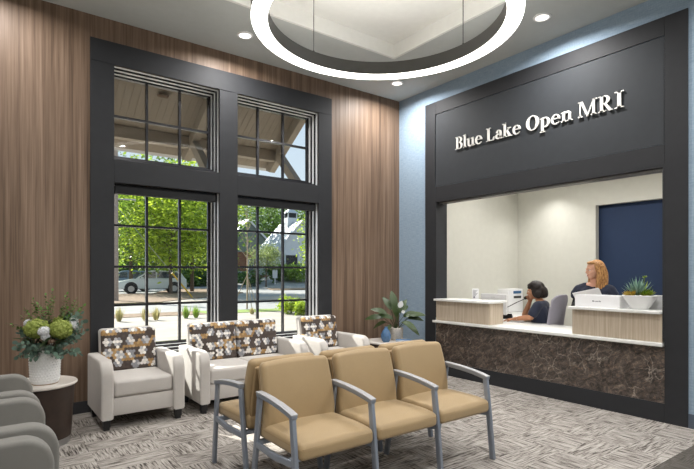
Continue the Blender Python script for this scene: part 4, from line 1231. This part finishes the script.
remeshed(b, 'trousers', 'trouser', w2, .011)
for s in (-1, 1):
    b = MB(); limb(b, [(s * .095, -.03, .042), (s * .098, .05, .042), (s * .102, .14, .034)], [.042, .042, .034]); remeshed(b, 'shoe', 'black', w2, .008)
b = MB()
hb((0, -.040, .050), (.090, .092, .082)); hb((0, -.065, -.01), (.088, .065, .10)); hb((0, .02, .092), (.066, .055, .026))
rh = random.Random(4)
for s in (-1, 1):
    for i in range(11):
        f = i / 10; x0 = s * (.030 + .052 * f); y0 = .012 - .085 * f
        pts = [(x0 * .7, y0 + .01, .095 - .02 * f), (s * (.066 + .022 * f), y0 - .0, .045), (s * (.082 + .012 * math.sin(i * 1.7)), y0 - .015, -.04), (s * (.088 + .014 * math.sin(i * 2.1)), y0 - .01 + .012 * math.cos(i), -.13), (s * (.080 + .02 * math.sin(i * 1.3)), y0 + .015, -.22), (s * (.066 + .02 * math.cos(i * 1.9)), y0 + .035, -.345 + .035 * math.sin(i * 2.7))]
        P_ = [Th @ Vector(p) for p in pts]; limb(b, P_, [.013, .015, .015, .014, .011, .005])
for i in range(12):
    x = -.08 + .16 * i / 11
    P_ = [Th @ Vector(p) for p in ((x * .8, -.09, .06), (x, -.115, -.04), (x * 1.05, -.11, -.14), (x * 1.0, -.095, -.24), (x * .95, -.085, -.30))]; limb(b, P_, [.018, .02, .02, .018, .008])
remeshed(b, 'hair', 'hair_blond', w2, .0048, 1)
L2 = Vector((.965, -2.53, 0)); A2 = R(104); place(w2, L2, A2)
# sheets of paper in her hands
pp = thing('paper_sheets', 'tilted white paper held in front of the standing woman', 'paper', (0, 0, 0))
Tp = Matrix.Translation((0.0, .30, 1.135)) @ Matrix.Rotation(R(14), 4, 'Y') @ Matrix.Rotation(R(48), 4, 'X')
b = MB(); b.box(-.148, .148, -.105, .105, -.0015, .0015, T=Tp); b.build('top_sheet', 'paper', pp, False)
b = MB(); b.box(-.15, .145, -.108, .100, -.004, -.002, T=Tp @ Matrix.Rotation(R(3), 4, 'Z')); b.build('under_sheet', 'white_plastic', pp, False)
place(pp, L2, A2)
# ------------------------------------------------------------------ outdoors
CAMX, CAMY = -5.2104, -5.5972
def cl(v): return max(0., min(1., v))
def gh(x, y): return 1.2 * cl((y - 34) / 7) * cl((x - .45 * y) / 2) + 2.2 * cl((y - 78) / 30)
def atpx(px, Z):
    u = (px - 347) / 491.6; x = CAMX + Z * (.6003 + u * .7998); y = CAMY + Z * (.7998 - u * .6003)
    return Vector((x, y, gh(x, y) - .02))
b = MB(); N = 60; vs = []; fs = []
for i in range(N + 1):
    for j in range(N + 1):
        x = -60 + 180 * i / N; y = .26 + 149.74 * (j / N) ** 1.4
        vs.append((x, y, gh(x, y) - .04))
for i in range(N):
    for j in range(N): a = i * (N + 1) + j; fs.append((a, a + N + 1, a + N + 2, a + 1))
b.add(vs, fs); o = b.build('ground', 'asphalt', None); o['kind'] = 'structure'
def patch(name, pts, z0, z1, mat):
    b = MB(); b.prism(pts, 'z', z0, z1); o = b.build(name, mat, None, False); o['kind'] = 'structure'; return o
patch('pavement', [(-40, .27), (30, .27), (30, 9.6), (4.3, 10.7), (-1.2, 11.3), (-40, 12.5)], -.06, -.02, 'concrete')
patch('planting_strip', [(-30, 12.4), (-1.2, 11.31), (1.2, 11.05), (1.2, 12.6), (-30, 14.4)], -.06, -.005, 'mulch')
patch('lawn', [(1.21, 11.05), (4.3, 10.71), (30, 9.61), (30, 11.0), (4.4, 11.9), (1.21, 12.6)], -.06, -.005, 'grass_ground')
patch('kerb', [(2, 18.6), (40, 16.0), (40, 19.8), (2, 21.6)], -.06, -.01, 'concrete')
patch('mulch_island', [(-14, 19.5), (1.9, 19.0), (10.2, 27.5), (11.5, 38), (8.5, 39), (4.5, 29.7), (-14, 29)], -.06, .02, 'mulch')
patch('mulch_bed', [(14.5, 31.0), (32, 27), (34, 33), (16.5, 36.5)], -.06, .03, 'mulch')
def foliage(rr, c, rad, n, size, b, flat=.9, clusters=70):
    cs = []
    for i in range(clusters):
        d = Vector((rr.gauss(0, 1), rr.gauss(0, 1), rr.gauss(0, 1))).normalized() * rr.uniform(.45, 1.0)
        cs.append(Vector((c[0] + d.x * rad[0], c[1] + d.y * rad[1], c[2] + d.z * rad[2])))
    s = min(rad) * .26
    for i in range(n):
        p = rr.choice(cs) + Vector((rr.gauss(0, s), rr.gauss(0, s), rr.gauss(0, s * .8)))
        u = Vector((rr.gauss(0, 1), rr.gauss(0, 1), rr.gauss(0, .5))).normalized(); v = u.cross(Vector((rr.gauss(0, 1), rr.gauss(0, 1), rr.gauss(0, 1)))).normalized()
        z = size * rr.uniform(.6, 1.3)
        b.add([p - u * z, p - v * z * .45 - u * z * .1, p + u * z, p + v * z * .45 + u * z * .1], [(0, 1, 2, 3)])
tn = [0]
def tree(name, label, cat, p, h, rad, mat, n=5000, size=.16, trunk=.16, low=None, group=None, bark='bark'):
    tn[0] += 1; rr = random.Random(100 + tn[0])
    t = thing(name, label, cat, p, 0, group)
    cz = h - rad[2]
    b = MB(); top = Vector((p.x + rr.uniform(-.3, .3), p.y, p.z + cz))
    b.tube([Vector((p.x, p.y, p.z - .1)), Vector((p.x + rr.uniform(-.1, .1), p.y, p.z + cz * .5)), top], [trunk, trunk * .75, trunk * .4], 8)
    tr = b.build('trunk', bark, t)
    for k in range(6):
        a = k * 2.4; q = Vector((p.x, p.y, p.z + cz * (.55 + .06 * k)))
        b = MB(); b.tube([q, q + Vector((math.cos(a) * rad[0] * .35, math.sin(a) * rad[1] * .35, rad[2] * .3)), q + Vector((math.cos(a) * rad[0] * .7, math.sin(a) * rad[1] * .7, rad[2] * .7))], [trunk * .4, trunk * .25, trunk * .1], 6); b.build('branch', bark, tr)
    b = MB(); foliage(rr, (p.x, p.y, p.z + cz), rad, n, size, b); b.build('foliage', mat, t, False)
    return t
tree('tree', 'bright green tree on the mulch island in front of the white car', 'tree', atpx(171, 33.5), 8.6, (3.0, 3.0, 3.6), 'leaf_bright', 7500, .15, .13)
tree('tree', 'bright green tree with dark trunk at the right side of the left window', 'tree', atpx(192, 37.5), 9.6, (3.0, 3.0, 4.0), 'leaf_bright', 7500, .15, .16)
tree('tree', 'loose green tree behind the pole at the left edge of the left window', 'tree', atpx(131, 36), 9.0, (3.4, 3.4, 3.6), 'leaf_mid', 7000, .15, .15)
G = 'trees in the far treeline'
for i, (px, Z, h, r) in enumerate([(92, 56, 13, 5.2), (116, 60, 15, 5.5), (137, 56, 13, 5.0), (157, 62, 15.5, 5.6), (178, 58, 14, 5.2), (200, 62, 16, 5.6), (238, 104, 17.5, 7), (262, 108, 17, 7), (284, 104, 17, 7), (306, 108, 18, 7), (330, 110, 18, 7.5)]):
    labs = ['leftmost', 'second from left', 'third from left', 'fourth from left', 'fifth from left', 'sixth from left', 'above the brick house', 'between brick house and barn', 'behind the cupola', 'right of the cupola', 'farthest right']
    q = atpx(px, Z)
    tree('background_tree', 'tall green background tree, %s in the far treeline' % labs[i].rstrip(','), 'tree', q, h, (r, r, h * .46), ['leaf_deep', 'leaf_mid'][i % 2], 5200, .30, .22, group=G)
tree('tree', 'yellow-green leafy tree showing at the right edge of the right window', 'tree', atpx(321, 27), 5.2, (1.1, 1.1, 2.0), 'leaf_bright', 2600, .09, .07)
tree('ornamental_tree', 'low spreading pale-leaved ornamental tree in front of the white barn', 'tree', atpx(266, 46), 4.1, (1.9, 1.6, 1.15), 'leaf_pale', 3400, .085, .08)
# undergrowth under the treeline
for i, (px, Z, w_) in enumerate([(122, 50, 4), (150, 51, 4.5), (182, 52, 4.5), (210, 54, 4)]):
    rr = random.Random(60 + i); p = atpx(px, Z); t = thing('shrub', 'x', 'shrub', p, 0, 'low shrubs under the treeline')
    t['label'] = 'dark low shrub mass under the treeline, ' + ['behind the blue car', 'behind the white car', 'between the two tree trunks', 'beside the dark car'][i]
    b = MB(); foliage(rr, (p.x, p.y, p.z + 1.0), (w_, 1.5, 1.3), 3000, .2, b); b.build('foliage', 'leaf_deep', t, False)
    b = MB(); b.tube([p, p + Vector((0, 0, 1.0))], [.08, .04], 6); b.build('stem', 'bark', t)
# hedge pieces before the barn, bushes and tufts
for i, (px, Z, r, m_, lab) in enumerate([(276, 50, 1.15, 'leaf_deep', 'clipped dark hedge clump left of the barn door'), (287, 50.5, 1.1, 'leaf_mid', 'clipped hedge clump in front of the barn door'), (299, 50, 1.2, 'leaf_mid', 'clipped hedge clump at the right corner of the barn'), (249, 52, 1.2, 'leaf_deep', 'dark rounded bush beside the white parked car'),
                                       (291, 17.4, .42, 'leaf_bright', 'yellow-green bush at the edge of the lawn strip'), (303, 16.8, .30, 'leaf_bright', 'smaller yellow-green bush nearest the right window jamb')]):
    rr = random.Random(80 + i); p = atpx(px, Z); t = thing('bush', lab, 'bush', p)
    b = MB(); foliage(rr, (p.x, p.y, p.z + r * .75), (r * (1.3 if r > 1 else 1), r, r * .7), 1500, .05 + .08 * (r > 1), b); b.build('foliage', m_, t, False)
    b = MB(); b.tube([p, p + Vector((0, 0, r * .7))], [.03, .015], 6); b.build('stem', 'bark', t)
tl = ['first tuft from the left in the left window', 'second tuft from the left in the left window', 'third tuft, left of the middle glazing bar', 'fourth tuft, right of the second glazing bar', 'fifth tuft, nearest the jamb of the left window', 'tuft just behind the lawn strip, seen in the right window']
for i, (px, Z, h) in enumerate([(119, 14.6, .42), (145, 14.9, .40), (156, 15.0, .40), (186, 15.6, .42), (196, 15.8, .40), (252, 17.2, .22)]):
    p = atpx(px, Z); rr = random.Random(i); b = MB()
    for k in range(70):
        a = rr.uniform(0, 2 * PI); d = Vector((math.cos(a) * rr.uniform(.05, .6), math.sin(a) * rr.uniform(.05, .6), 1))
        b.leaf(p + Vector((math.cos(a) * .05, math.sin(a) * .05, 0)), d, (math.cos(a), math.sin(a), .2), h * rr.uniform(.6, 1.1), .018, .25, n=3)
    o = b.build('grass_tuft', ['straw', 'leaf_mid'][i in (3, 4)], None, False); tag(o, 'straw-coloured ornamental grass, ' + tl[i] if i not in (3, 4) else 'green ornamental grass, ' + tl[i], 'grass', 'ornamental grass tufts along the pavement')
# staked young tree
p = atpx(247, 19.6); yt = thing('young_tree', 'thin bare young tree held by slanted stakes beyond the lawn strip', 'tree', p)
b = MB(); b.tube([p, p + Vector((.02, 0, 1.5)), p + Vector((0, 0, 4.0))], [.035, .028, .008], 6); tr = b.build('trunk', 'bark_pale', yt)
rr = random.Random(9)
for k in range(14):
    q = p + Vector((0, 0, 1.9 + k * .15)); a = k * 2.4; L = .55 * (1 - k / 20)
    b = MB(); m_ = q + Vector((math.cos(a) * L * .5, math.sin(a) * L * .5, L * .6)); e_ = q + Vector((math.cos(a) * L * .8, math.sin(a) * L * .8, L * 1.2)); b.tube([q, m_, e_], [.010, .007, .003], 5)
    b.tube([m_, m_ + Vector((math.cos(a + 1) * .2, math.sin(a + 1) * .2, .22))], [.005, .002], 4); b.build('branch', 'bark_pale', tr)
for k in range(3):
    a = k * 2.1 + .4; b = MB(); b.tube([p + Vector((math.cos(a) * .62, math.sin(a) * .62, -.02)), p + Vector((0, 0, 1.35))], .014, 5); b.build('stake', 'bark_pale', yt)
# utility pole and guy wire
p = atpx(115.5, 25); ut = thing('utility_pole', 'weathered wooden pole at the left edge of the left window', 'pole', p)
b = MB(); b.tube([p, p + Vector((0, 0, 9))], [.15, .11], 12); b.build('pole_shaft', 'post_wood', ut)
b = MB(); b.tube([p + Vector((-.0, 0, 5.2)), p + Vector((.9, -.3, 5.2))], .04, 8); b.build('bracket_arm', 'grey_plastic', ut)
p = atpx(193, 28); q = atpx(172, 27); q.z = 1.42
gw = thing('guy_wire', 'slanted guy wire with yellow guard between the two tree trunks', 'wire', p)
b = MB(); b.tube([p, q], .045, 8); b.build('guard', 'yellow', gw)
b = MB(); b.tube([q, q + (q - p) * 2.4], .012, 5); b.build('wire', 'grey_plastic', gw)
b = MB(); b.tube([p + Vector((0, 0, -.03)), p + Vector((0, 0, .08))], .03, 8); b.build('anchor', 'grey_plastic', gw)
p = atpx(275, 48); sp_ = thing('sign_post', 'small white sign on a post left of the barn door', 'sign', p)
b = MB(); b.tube([p, p + Vector((0, 0, 1.2))], .05, 6); b.build('post', 'siding', sp_)
b = MB(); b.box(p.x - .25, p.x + .25, p.y - .03, p.y + .03, p.z + .6, p.z + 1.4); b.build('sign_board', 'siding', sp_, False)
# cars
def car(label, p, rz, mat, group=None):
    """side-on estate car, nose toward local -x"""
    t = thing('car', label, 'car', p, rz, group); T_ = Matrix.Translation(p); h = .9
    prof = [(-2.28, .34), (-2.30, .62), (-2.15, .86), (-1.25, 1.02), (-.95, 1.05), (2.12, 1.08), (2.24, .98), (2.26, .45), (2.20, .34)]
    wheels = (-1.42, 1.40); low = []
    b = MB(); b.prism(prof, 'y', -h, h, .07, 3, T=T_); body = b.build('car_body', mat, t)
    cab = [(-1.15, 1.03), (-.35, 1.56), (.0, 1.64), (1.55, 1.60), (1.85, 1.50), (2.16, 1.06)]
    b = MB(); b.prism(cab, 'y', -h + .10, h - .10, .06, 3, T=T_); roof = b.build('cabin', mat, t)
    b = MB()
    for s in (-1, 1):
        y = s * (h - .098)
        for q in ([(-.92, 1.08), (-.28, 1.50), (.18, 1.54), (.18, 1.08)], [(.26, 1.08), (.26, 1.54), (1.08, 1.52), (1.08, 1.08)], [(1.16, 1.08), (1.16, 1.52), (1.60, 1.48), (1.88, 1.10)]):
            b.prism(q, 'y', y - .006, y + .006, T=T_)
    b.build('side_windows', 'car_glass', roof, False)
    b = MB(); b.prism([(-1.19, 1.06), (-.42, 1.54), (-.38, 1.52), (-1.13, 1.05)], 'y', -h + .18, h - .18, T=T_); b.build('windscreen', 'car_glass', roof, False)
    for x in wheels:
        for s in (-1, 1):
            b = MB(); b.prism(arc(x, .40, .43, 0, 342, 19), 'y', s * h - .01, s * h + .012, T=T_); b.build('wheel_arch', 'black', body, False)
            b = MB(); b.prism(arc(x, .345, .345, 0, 345, 23), 'y', s * (h - .12) - .10, s * (h - .0) + s * .03 if s > 0 else s * h - .03, .02, T=T_); w_ = b.build('wheel', 'tyre', t)
            b = MB(); b.prism(arc(x, .345, .21, 0, 345, 15), 'y', s * (h + .031) - .006, s * (h + .031) + .006, T=T_); b.build('hubcap', 'silver', w_, False)
    b = MB()
    for s in (-1, 1): b.box(-2.29, -2.0, s * .62 - .16, s * .62 + .16, .70, .82, .02, T=T_)
    b.build('headlights', 'car_glass', body)
    b = MB()
    for s in (-1, 1): b.box(-.80, -.62, s * (h + .02) - .08, s * (h + .02) + .08, 1.02, 1.16, .03, T=T_)
    b.build('mirrors', mat, body)
    return t
car('white parked car behind the mulch island, seen through the left window', atpx(152, 35.2), R(-10), 'car_white')
car('blue-grey car parked behind the white car at the left', atpx(126, 39.5), R(-18), 'car_blue')
car('dark car far away near the jamb of the left window', atpx(212, 74), R(-25), 'car_dark')
car('white car parked before the brick house in the right window', atpx(234, 60), R(-25), 'car_white')
# barn with cupola
def gable(b, hw, y0, y1, ze, za, over=.0): b.prism([(-hw, 0), (hw, 0), (hw, ze), (0, za), (-hw, ze)], 'y', y0, y1)
def roof_slab(b, hw, y0, y1, ze, za, th=.12, ov=.25):
    sl = (za - ze) / hw
    for s in (-1, 1):
        b.prism([(0, za + .01), (s * (hw + ov), ze - sl * ov + .01), (s * (hw + ov), ze - sl * ov + th), (0, za + th)], 'y', y0 - ov, y1 + ov)
def shift(mb, p): bmesh.ops.translate(mb.b, verts=mb.b.verts, vec=p)
p = atpx(302, 55); bn = thing('barn', 'white gabled barn with pale metal roof, cupola and dark door', 'building', p, R(-5.4))
b = MB(); gable(b, 3.2, 0, 6, 2.45, 6.04); shift(b, p); b.build('barn_walls', 'siding', bn, False)
b = MB(); roof_slab(b, 3.2, 0, 6, 2.45, 6.04); shift(b, p); rf_ = b.build('roof', 'metal_roof', bn, False)
b = MB()
for k in range(16):
    y = -.2 + k * .40
    for s in (-1, 1): b.prism([(s * .02, 6.14), (s * 3.44, 2.30), (s * 3.44, 2.34), (s * .02, 6.18)], 'y', y, y + .04)
shift(b, p); b.build('roof_seams', 'siding', rf_, False)
b = MB(); b.box(-2.0, -.6, -.06, -.001, 0, 2.2); shift(b, p); dr = b.build('barn_door', 'charcoal', bn, False)
b = MB(); b.box(-2.1, -2.01, -.08, -.002, 0, 2.3); b.box(-.59, -.5, -.08, -.002, 0, 2.3); b.box(-2.1, -.5, -.08, -.002, 2.21, 2.35); shift(b, p); b.build('door_frame', 'siding', dr, False)
b = MB(); b.box(.9, 1.7, -.05, -.002, .9, 2.1); shift(b, p); b.build('barn_window', 'car_glass', bn, False)
b = MB(); b.box(-.62, .62, 2.4, 3.64, 5.5, 6.65); shift(b, p); cu = b.build('cupola', 'siding', bn, False)
b = MB(); b.box(-.48, .48, 2.52, 3.52, 6.66, 7.2); shift(b, p); b.build('cupola_louvre', 'charcoal', cu, False)
b = MB()
for sx in (-1, 1):
    for sy in (0, 1): b.box(sx * .53 - .05, sx * .53 + .05, 2.46 + sy * 1.06, 2.56 + sy * 1.06, 6.655, 7.21)
shift(b, p); b.build('cupola_posts', 'siding', cu, False)
b = MB(); b.lathe([(.98, 7.21), (.93, 7.29), (0, 7.9)], (0, 3.02, 0), 4, T=Matrix.Translation((0, 3.02, 0)) @ Matrix.Rotation(R(45), 4, 'Z') @ Matrix.Translation((0, -3.02, 0))); shift(b, p); b.build('cupola_roof', 'metal_roof', cu, False)
# brick and green house
p = atpx(249, 70); hs_ = thing('brick_house', 'grey-green gabled house with brown brick lower walls and white trim', 'building', p, R(-5))
b = MB(); b.box(-3.4, 3.4, 0, 8, 0, 4.4); shift(b, p); b.build('brick_walls', 'brick', hs_, False)
b = MB(); gable(b, 3.42, -.02, 8.02, 5.6 - 4.4, 9.0 - 4.4); shift(b, p + Vector((0, 0, 4.41))); b.build('gable_siding', 'green_siding', hs_, False)
b = MB(); roof_slab(b, 3.42, 0, 8, 5.62, 9.02); shift(b, p); b.build('roof', 'metal_roof', hs_, False)
b = MB()
for s in (-1, 1): b.prism([(0, 8.75), (s * 3.6, 5.17), (s * 3.6, 5.45), (0, 9.03)], 'y', -.32, -.26)
shift(b, p); b.build('rake_trim', 'siding', hs_, False)
for x in (-2.2, .3, 2.2):
    b = MB(); b.box(x - .45, x + .45, -.07, -.002, 1.2, 3.6); shift(b, p); wf = b.build('house_window', 'siding', hs_, False)
    b = MB(); b.box(x - .36, x + .36, -.09, -.072, 1.3, 3.5); shift(b, p); b.build('window_glass', 'car_glass', wf, False)
# bracketed canopy roof outside the transoms
cn = thing('canopy_roof', 'taupe timber canopy roof with knee braces seen through the upper windows', 'canopy', (-3.5, .27, 3.0))
SL = .63; ZB = 4.62       # soffit height at y=0
def zr(y): return ZB - SL * y
XA, XB = -8.0, -1.02
b = MB(); b.prism([(.27, zr(.27)), (2.15, zr(2.15)), (2.15, zr(2.15) + .06), (.27, zr(.27) + .06)], 'x', XA, XB); so2 = b.build('soffit_boards', 'soffit', cn, False)
b = MB()
for k in range(74):
    x = XA + .05 + k * .095
    if x < XB - .02: b.prism([(.28, zr(.28) - .008), (2.1, zr(2.1) - .008), (2.1, zr(2.1) - .001), (.28, zr(.28) - .001)], 'x', x, x + .02)
b.build('batten_lines', 'soffit', so2, False)
b = MB(); b.prism([(.27, zr(.27) + .07), (2.3, zr(2.3) + .07), (2.3, zr(2.3) + .11), (.27, zr(.27) + .11)], 'x', XA - .1, XB + .1); b.build('roof_sheet', 'metal_roof', cn, False)
for y, hh, ww in ((.95, .13, .12), (1.84, .15, .13)):
    b = MB(); z = zr(y); b.box(XA, XB - .02, y - ww / 2, y + ww / 2, z - hh, z + .02, .006); b.build('purlin', 'beam', cn, False)
b = MB(); b.box(XA, XB, 2.15, 2.19, zr(2.15) - .005, zr(2.15) + .12); b.build('fascia', 'beam', cn, False)
for x in (-7.05, -5.57, -4.09, -2.606, -1.134):
    b = MB(); b.prism([(.27, zr(.27) - .20), (2.0, zr(2.0) - .20), (2.12, zr(2.12) - .08), (2.12, zr(2.12) - .005), (.27, zr(.27) - .005)], 'x', x - .055, x + .055, .006); rfv = b.build('rafter', 'beam', cn, False)
    b = MB(); b.bar([(x, .28, 2.02), (x, 1.72, zr(1.72) - .16)], .10, .13, (0, 1, 0)); b.build('knee_brace', 'beam', rfv, False)
b = MB(); b.lathe([(0, -.02), (.07, -.02), (.08, 0), (0, 0)], (-3.2, 1.25, zr(1.25) - .0), 20, T=None); b.build('canopy_light', 'bark', cn)
